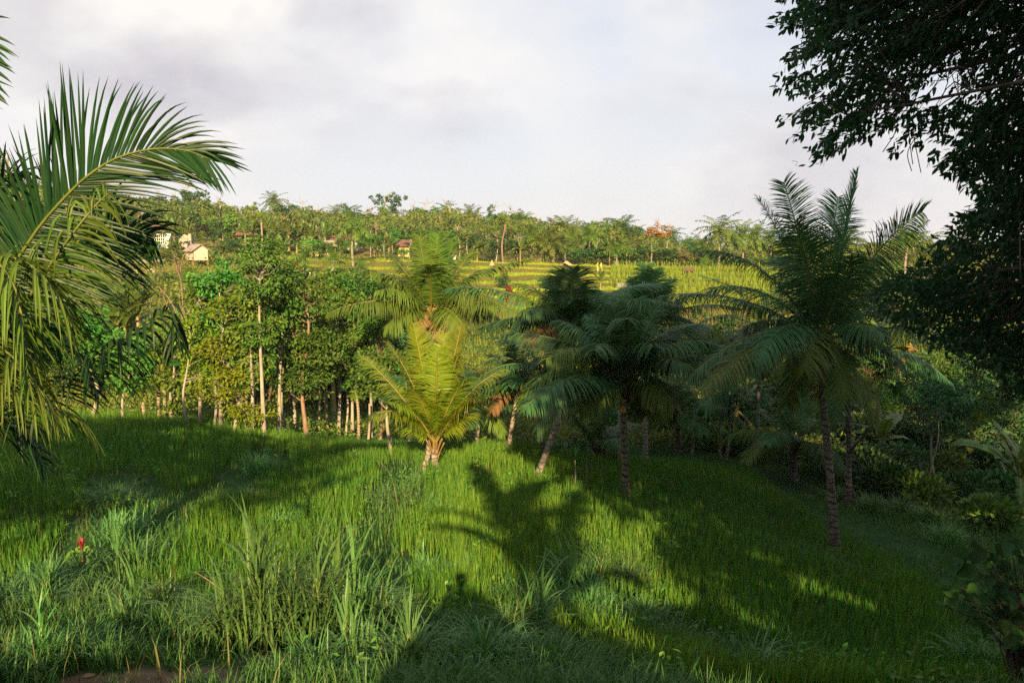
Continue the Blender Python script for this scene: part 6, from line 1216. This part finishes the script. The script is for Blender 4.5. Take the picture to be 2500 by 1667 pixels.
# ------------------------------------------------------------------ shrubs with red leaves on the terraces and slope
def leafy(label, b, h, rad, n, ls, mat, seed, name='shrub', cat='shrub', group=None, stem='bark_dark', aspect=.3, up=.5):
    r = np.random.default_rng(seed); root = thing(name, label, cat, b, 0, group); mb = MB()
    for i in range(5): e = V3(r.normal(0, rad * .4), r.normal(0, rad * .4), h * r.uniform(.6, .95)); tube(mb, smoothpath([V3(0, 0, -.08), e * .5 + V3(r.normal(0, .03), 0, 0), e], 6), np.linspace(.03, .01, 6) * max(.5, h / 1.2), 5)
    mb.build('stem', M[stem], root); o = nrm(r.normal(0, 1, (n, 3))) * (r.random((n, 1)) ** .4); p = o * V3(rad, rad, h * .42) + V3(0, 0, h * .6); mb = MB()
    leaves(mb, p, nrm(o + r.normal(0, .4, (n, 3)) + UP * up), nrm(r.normal(0, .6, (n, 3)) + UP), ls * r.uniform(.6, 1.3, n), ls * aspect, np.clip(r.beta(2, 2, n), 0, .98), True); mb.build('leafage', M[mat], root, smooth=False)['kind'] = 'stuff'; return root
G_RED = 'maroon leaved shrubs on the terraces'
for i, (px, y, h, lab) in enumerate([(1232, 96, 1.7, 'maroon leaved shrub on the terrace bank right of the sunlit palm top'), (1241, 80, 1.7, 'leaning maroon leaved shrub in front of the bright yellow rice'), (1288, 81, 1.3, 'small maroon shrub on the bank right of the bright yellow rice'), (572, 70, 1.2, 'low maroon leaved shrub on the slope left of the tallest slender tree'), (700, 102, 1.6, 'red leaved bushes left of the young upright palm'), (725, 103, 1.4, 'red leaved bush touching the young upright palm')]):
    leafy(lab, on_ground(px, y), h, .35 if i < 4 else 1.3, 160, .34, 'leaf_maroon', 500 + i, 'maroon_shrub', 'shrub', G_RED, up=1)
for i, (px, py, h, rad, mt, lab) in enumerate([(1228, 705, 1.6, .9, 'leaf_dark', 'small round dark bush at the left end of the bright yellow rice'), (410, 690, .9, .8, 'leaf_dark', 'round dark green bush low on the slope beside the lone young palm'), (560, 680, .7, 1.6, 'leaf_mid', 'flat green bush patch on the slope left of the tallest slender tree'), (440, 745, 1.0, .6, 'leaf_mid', 'small green bush between the stems of the bare pinkish tree'), (1530, 730, 1.3, 1.1, 'leaf_mid', 'green bush in front of the tin shed'), (1440, 738, 1.3, 1.3, 'leaf_dark', 'dark bush left of the foot of the lone banana plant'), (1500, 745, 1.0, .9, 'leaf_mid', 'low bush right of the foot of the lone banana plant'), (1905, 700, 1.2, 1.4, 'leaf_mid', 'bush at the right end of the corn field'), (1740, 735, 1.2, .8, 'leaf_olive', 'olive bush below the right part of the corn field'), (520, 640, .9, 2.2, 'leaf_dark', 'low dark hedge like bush below the white walled hut')]):
    leafy(lab, gp(px, py), h, rad, 420, .26, mt, 520 + i, 'bush', 'bush', 'bushes on the far slope', aspect=.5)
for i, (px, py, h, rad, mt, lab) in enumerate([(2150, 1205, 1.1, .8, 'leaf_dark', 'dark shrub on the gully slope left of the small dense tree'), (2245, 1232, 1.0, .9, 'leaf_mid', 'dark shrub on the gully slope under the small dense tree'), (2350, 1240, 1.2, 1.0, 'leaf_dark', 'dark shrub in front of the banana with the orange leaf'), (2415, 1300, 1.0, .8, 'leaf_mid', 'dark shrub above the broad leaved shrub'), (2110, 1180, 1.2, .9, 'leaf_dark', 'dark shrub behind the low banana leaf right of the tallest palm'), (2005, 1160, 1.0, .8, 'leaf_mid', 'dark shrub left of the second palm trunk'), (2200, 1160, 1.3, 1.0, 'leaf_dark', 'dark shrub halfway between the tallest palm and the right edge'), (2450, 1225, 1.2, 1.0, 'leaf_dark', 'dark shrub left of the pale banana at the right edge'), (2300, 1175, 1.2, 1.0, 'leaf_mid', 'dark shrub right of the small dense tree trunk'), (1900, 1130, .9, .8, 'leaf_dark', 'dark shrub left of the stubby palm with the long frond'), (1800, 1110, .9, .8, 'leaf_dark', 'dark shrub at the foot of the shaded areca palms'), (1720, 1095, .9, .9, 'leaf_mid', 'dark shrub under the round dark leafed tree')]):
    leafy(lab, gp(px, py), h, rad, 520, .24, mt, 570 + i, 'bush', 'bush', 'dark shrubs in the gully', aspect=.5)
# red dracaena on the left mound
b = gp(202, 1385); root = thing('red_leaved_plant', 'small plant with upright red leaves over a green leafed tangle on the left mound', 'plant', b); r = np.random.default_rng(540)
mb = MB(); tube(mb, smoothpath([V3(0, 0, -.05), V3(.01, 0, .2), V3(0, 0, .36)], 6), .014, 6); mb.build('stem', M['bark_dark'], root)
for i in range(9):
    az = i * 2.4; m1 = MB(); d = nrm(V3(math.cos(az) * .4, math.sin(az) * .4, 1.0)[None]); leaves(m1, V3(0, 0, .30 + .01 * i)[None], d, nrm(V3(-math.cos(az), -math.sin(az), .6)[None]), .17, .055, .5 + .05 * i, True); m1.build('leaf', M['leaf_red'], root, smooth=False)
mb = MB(); n = 90; o = nrm(r.normal(0, 1, (n, 3))) * V3(.22, .2, .13); leaves(mb, o + UP * .16, nrm(o + UP * .05), nrm(r.normal(0, .5, (n, 3)) + UP + V3(0, -.5, 0)), r.uniform(.05, .09, n), r.uniform(.05, .08, n), r.random(n) * .8, True); mb.build('creeper_leaves', M['leaf_lime'], root, smooth=False)
mb = MB(); n = 6; leaves(mb, V3(0, -.14, .05) + r.normal(0, .02, (n, 3)), nrm(r.normal(0, .6, (n, 3)) + UP), nrm(r.normal(0, 1, (n, 3)) + V3(0, -1, 0)), .08, .03, .5, True); mb.build('low_red_leaf', M['leaf_red'], root, smooth=False)
# broad-leaved shrub at the lower right
def broad_shrub():
    r = np.random.default_rng(550); b = on_ground(2470, 7.4); root = thing('broad_leaved_shrub', 'shrub with big rounded leaves at the lower right edge of the picture', 'shrub', b); mb = MB(); k = 0
    spots = [(2395, 1330), (2370, 1345), (2430, 1350), (2455, 1370), (2405, 1372), (2350, 1375), (2380, 1400), (2340, 1430), (2365, 1440), (2420, 1405), (2470, 1400), (2490, 1380), (2440, 1420), (2480, 1435), (2500, 1360), (2395, 1450), (2330, 1460), (2360, 1480), (2425, 1465), (2455, 1480), (2480, 1470), (2385, 1505), (2410, 1530), (2445, 1500), (2455, 1540), (2485, 1520), (2495, 1500), (2320, 1440), (2440, 1330), (2480, 1340), (2520, 1420), (2530, 1380), (2540, 1450), (2500, 1550), (2375, 1370), (2415, 1435), (2350, 1410), (2465, 1445), (2400, 1345), (2510, 1470), (2310, 1480), (2470, 1560), (2490, 1320)]
    spots = spots + [(a + r.normal(0, 16), b_ + r.normal(0, 16)) for a, b_ in spots]
    for (px, py) in spots:
        p = at(px, py, 7.2 + r.uniform(-.45, .5)) - b; hub = V3(r.uniform(-.1, .3), .1, max(.2, p[2] * .55)); tube(mb, smoothpath([V3(.1, 0, -.05), hub, p * .7 + hub * .3, p], 7), np.linspace(.008, .002, 7), 4)
        d = nrm(np.array([r.normal(-.35, .5), r.normal(-.3, .4), -.55 + r.normal(0, .3)])[None]); nv = nrm(np.array([r.normal(-.2, .35), -.55 + r.normal(0, .3), .85])[None]); L = r.uniform(.075, .165); m1 = MB()
        # heart shaped leaf, 8-sided, dished along the midrib
        d = d[0]; s = nrm(np.cross(d, nv[0])); nn = np.cross(s, d); out = [(-.08, 0), (-.02, .28), (.22, .46), (.5, .42), (.78, .22), (1.0, 0), (.78, -.22), (.5, -.42), (.22, -.46), (-.02, -.28)]
        v = [p + d * (a * L) + s * (w * L) + nn * (abs(w) * L * .28 - a * a * L * .18) for a, w in out] + [p + d * L * .45 - nn * L * .03]
        m1.add(np.array(v), None, [[10, i, (i + 1) % 10] for i in range(10)], r.uniform(.1, .95)); o = m1.build('leaf', M['leaf_broad'], root, smooth=True)
    mb.build('stem', M['bark_dark'], root)
M['leaf_broad'] = leafmat('broad_shrub_leaf', (.012, .055, .018), (.034, .100, .020), .32, .6, .2)
broad_shrub()
leafy('unseen shrub added behind the viewpoint to shade the lower right corner', V3(4.9, -2.5, float(ground(4.9, -2.5)) - .1), 1.6, 1.25, 900, .26, 'leaf_dark', 560, aspect=.5)  # unseen, added to block the sun from the broad-leaved shrub

# ------------------------------------------------------------------ clumps of tall cane grass
G_CL = 'clumps of tall cane grass'
def clump(label, b, H, n, spread, seed, lean=(.35, 1.7), wdt=.026, stems=0, k=6, group=G_CL, cat='grass clump', mat='cane'):
    r = np.random.default_rng(seed); root = thing('grass_clump', label, cat, b, 0, group); mb = MB()
    rr = np.abs(r.normal(0, spread, n)); az = r.uniform(0, 6.28, n); x, y = rr * np.cos(az), rr * np.sin(az); z = ground(b[0] + x, b[1] + y) - b[2] - .04
    hd = az + r.normal(0, .8, n); h = H * r.uniform(.45, 1.08, n) * (1 - .25 * np.minimum(1, rr / (spread * 2.2))); ln = r.uniform(lean[0], lean[1], n) * (1 + .2 * rr / spread)
    blades(mb, np.stack([x, y, z], -1), hd, h * 1.15, np.minimum(ln * 1.5, 2.75), wdt * r.uniform(.6, 1.25, n), k, np.clip(r.beta(2.2, 2, n), 0, .99), curl=1.7)
    # leaves that spring from canes
    mb2 = MB()
    for i in range(stems):
        a0 = r.uniform(0, 6.28); p0 = V3(r.normal(0, spread * .5), r.normal(0, spread * .4), 0); tp = p0 + V3(math.cos(a0) * .12, math.sin(a0) * .1, H * r.uniform(.6, .8)); tube(mb2, smoothpath([p0 - UP * .05, (p0 + tp) / 2, tp], 6), np.linspace(.009, .006, 6), 6)
        m = 11; u = np.linspace(.35, 1, m); blades(mb, p0 + (tp - p0) * u[:, None], a0 + np.arange(m) * PI + r.normal(0, .35, m), H * r.uniform(.6, .95, m), np.linspace(1.5, .9, m) * r.uniform(.8, 1.2, m), wdt * 1.1, k, r.uniform(.3, .8, m), curl=1.3, lean0=np.linspace(.95, .05, m))
    o = mb.build('grass_blades', M[mat], root, smooth=False); o['kind'] = 'stuff'
    if mb2.n: mb2.build('cane', M['cane_stem'], root)
    return root
CL = [
 ('tallest cane grass clump in the sunlit foreground with upright broad blades', (655, 1572), 1.3, 330, .36, 5),
 ('cane grass clump leaning left at the side of the tallest foreground clump', (565, 1580), .85, 170, .25, 1),
 ('cane grass clump with arching blades at the right side of the tallest foreground clump', (765, 1570), 1.15, 230, .30, 4),
 ('cane grass clump with one long slanting cane above the middle of the foreground', (865, 1560), 1.1, 220, .30, 3),
 ('cane grass clump arching right at the edge of the bare earth hollow', (940, 1550), .8, 170, .26, 1),
 ('single tall cane with a rosette of blades left of the tallest clump', (312, 1548), .85, 40, .12, 2),
 ('cane grass clump with two upright canes at the lower left', (110, 1508), .75, 150, .30, 2),
 ('cane grass clump on the left mound right of the red leaved plant', (330, 1400), .80, 230, .36, 2),
 ('cane grass clump on the crest of the left mound behind the red leaved plant', (300, 1320), .70, 240, .40, 1),
 ('silvery cane grass clump at the far end of the left mound', (278, 1245), .75, 220, .36, 0),
 ('low cane grass clump on the left mound just left of the red leaved plant', (110, 1440), .55, 220, .42, 0),
 ('cane grass clump at the left picture edge under the mound', (20, 1480), .55, 160, .35, 0),
 ('cane grass clump between the left mound and the tallest clump', (405, 1500), .65, 170, .30, 1),
 ('cane grass clump in front of the left mound', (230, 1500), .6, 190, .34, 0),
 ('cane grass clump at the bottom left corner', (90, 1640), .55, 130, .25, 1),
 ('cane grass clump with dry seed heads beside the bare earth at the bottom left', (215, 1600), .5, 140, .26, 0),
 ('dark mop shaped grass tuft on the bund in the left field', (640, 1160), .65, 330, .34, 0),
 ('low grass tuft on the bund in front of the mop shaped one', (598, 1228), .5, 240, .34, 0),
 ('dark grass tuft in the lit rice left of the middle grass strip', (700, 1300), .5, 230, .5, 0),
 ('tall sunlit cane grass clump with a yellow stem in the middle of the field', (992, 1262), .98, 130, .24, 3),
 ('cane grass clump left of the yellow stemmed one in the field', (945, 1235), .65, 170, .28, 0),
 ('grass tuft right of the yellow stemmed clump in the field', (1050, 1260), .6, 150, .30, 0),
 ('grass tuft beside the bare earth hollow', (1050, 1420), .55, 130, .2, 1),
 ('small leaning grass tuft in the lit rice above the shadow of the person', (1145, 1405), .42, 60, .12, 0),
 ('lit cane grass clump with a leaning tip at the left of the shaded mound', (1398, 1450), .80, 120, .22, 2),
 ('lit cane grass clump with tall upright tips on the shaded mound', (1470, 1442), .85, 150, .25, 2),
 ('cane grass clump with one straight tip at the right of the shaded mound', (1548, 1448), .70, 120, .24, 1),
 ('bushy shaded grass mound below the lit grass tips', (1440, 1500), .60, 330, .45, 0),
 ('bushy shaded grass mound lower on the right', (1570, 1535), .50, 280, .42, 0),
 ('tall cane with upright sunlit blades standing up from the dark lower middle', (1310, 1580), .95, 60, .10, 2),
 ('cane with spreading sunlit blades beside the one standing in the dark lower middle', (1236, 1590), .75, 60, .12, 2),
 ('large bluish shaded cane grass clump at the bottom middle', (1180, 1650), .75, 240, .32, 0),
 ('bluish shaded cane grass clump at the bottom left of the middle', (1010, 1655), .75, 220, .30, 1),
 ('cane grass clump with lit tips in front of the slanting cane', (900, 1640), .70, 180, .28, 2),
 ('low cane grass clump at the bottom between the bare earth and the middle', (770, 1655), .55, 170, .3, 0),
 ('shaded cane grass clump at the bottom right of the middle', (1340, 1660), .60, 180, .3, 0),
 ('shaded pale tufted grass right of the tallest palm foot', (2125, 1250), .7, 200, .34, 0),
 ('shaded pale cane grass in the gully', (2195, 1258), .75, 220, .36, 0),
 ('shaded cane grass at the right of the gully strip', (2270, 1280), .75, 220, .36, 0),
 ('shaded cane grass drooping over the gully', (2310, 1330), .8, 200, .34, 0),
 ('tall shaded cane grass fan behind the broad leaved shrub', (2450, 1310), 1.05, 170, .3, 1),
 ('shaded grass at the foot of the small dense tree', (2060, 1225), .55, 180, .34, 0),
 ('shaded cane grass fan at the bottom right corner', (2370, 1650), .75, 130, .22, 0),
 ('second shaded cane grass fan in the bottom right corner', (2470, 1655), .75, 130, .22, 0),
 ('small shaded grass tuft at the bottom right of the rice', (1930, 1630), .5, 110, .2, 0),
 ('bright blades rising at the bottom edge right of the middle', (1850, 1667), .7, 34, .10, 0),
 ('bright blades rising at the bottom edge under the shaded rice', (1690, 1667), .5, 24, .10, 0),
 ('small pale tuft in the dark rice behind the broad dark palm', (1615, 1190), .45, 60, .14, 0),
 ('small pale tuft in the dark rice left of the tallest palm', (1888, 1212), .42, 60, .14, 0),
 ('second pale tuft in the dark rice left of the tallest palm', (1845, 1210), .36, 50, .14, 0),
 ('pale tuft at the shadow edge right of the lit rice', (1485, 1300), .45, 60, .16, 0),
 ('grass tuft in the shade at the foot of the greyish double trunk', (770, 1092), .6, 130, .3, 0),
 ('grass tuft hiding the foot of the golden palm', (1072, 1166), .45, 110, .22, 0),
 ('low frond like grass tuft beside the bare pinkish tree', (440, 1050), .5, 90, .3, 0),
]
for i, (lab, p, H, n, sp, st) in enumerate(CL): clump(lab, gp(p[0], min(p[1], 1666)), H, n, sp, 600 + i, stems=st, lean=(.15, 1.5) if st > 1 else (.35, 1.75), k=6 if p[1] > 1350 else 4, wdt=.034 if i < 5 else .026)
# slender spiky plant standing in the dark rice
for lab, bp, H, sd in [('small spiky crowned plant on a thin pale stem in the dark rice', (1404, 1192), .75, 670), ('thin leafy sapling beside the small spiky crowned plant', (1432, 1196), .75, 671)]:
    b = gp(*bp); root = thing('sapling', lab, 'plant', b); r = np.random.default_rng(sd); mb = MB(); tube(mb, smoothpath([V3(0, 0, -.05), V3(.01, 0, H * .5), V3(-.01, 0, H)], 6), np.linspace(.03, .018, 6) * (1 if sd == 670 else .4), 6); mb.build('stem', M['bark_pale'], root); mb = MB()
    if sd == 670: n = 60; blades(mb, np.stack([np.zeros(n), np.zeros(n), H + r.uniform(-.05, .4, n)], -1), r.uniform(0, 6.28, n), r.uniform(.25, .4, n), r.uniform(.2, 1.3, n), np.full(n, .022), 4, r.random(n) * .5)
    else: n = 60; leaves(mb, np.stack([r.normal(0, .08, n), r.normal(0, .08, n), r.uniform(.1, H * 1.1, n)], -1), nrm(r.normal(0, 1, (n, 3))), UP + r.normal(0, .4, (n, 3)), .07, .035, r.random(n))
    mb.build('spiky_leaves' if sd == 670 else 'leafage', M['leaf_dark'], root, smooth=False)['kind'] = 'stuff'
# dry stalks, a fallen leaf, a stick
for lab, a, c, y in [('dry reddish blade poking out left of the tallest foreground clump', (475, 1395), (560, 1455), 9.4), ('thin dry stick lying in the grass at the lower left', (40, 1628), (122, 1645), 7.6)]:
    p, q = at(*a, y), at(*c, y - .1); root = thing('dry_stick', lab, 'stick', q); mb = MB(); tube(mb, smoothpath([q * 0, (p - q) * .5 + UP * .02, p - q], 6), [.010, .009, .008, .006, .005, .003], 5); mb.build('stalk', M['bark_pink'], root)
for lab, bp in [('curled dry leaf lying on the bare earth at the bottom left', (200, 1655)), ('pale dry leaf lying by the bare earth path', (300, 1625))]:
    b = gp(*bp); root = thing('fallen_leaf', lab, 'leaf', b + UP * .02); mb = MB(); leaves(mb, np.zeros((1, 3)), V3(1, .2, .1)[None], V3(.1, -.4, 1)[None], .12, .05, .6, True); mb.build('blade', M['banana_dry'], root, smooth=False)

# ------------------------------------------------------------------ thin evening haze over the valley
def haze():
    m, t = newmat('haze_air'); pv = N(t, "ShaderNodeVolumePrincipled"); pv.inputs['Color'].default_value = (.92, .94, 1, 1); pv.inputs['Density'].default_value = .00015
    o = N(t, "ShaderNodeOutputMaterial"); t.links.new(pv.outputs[0], o.inputs['Volume'])
    mb = MB(); box(mb, (0, 440, 6.5), (2420, 912, 34)); tag(mb.build('haze', m, smooth=False), 'thin pale evening haze in the valley', None, None, 'stuff')
haze()
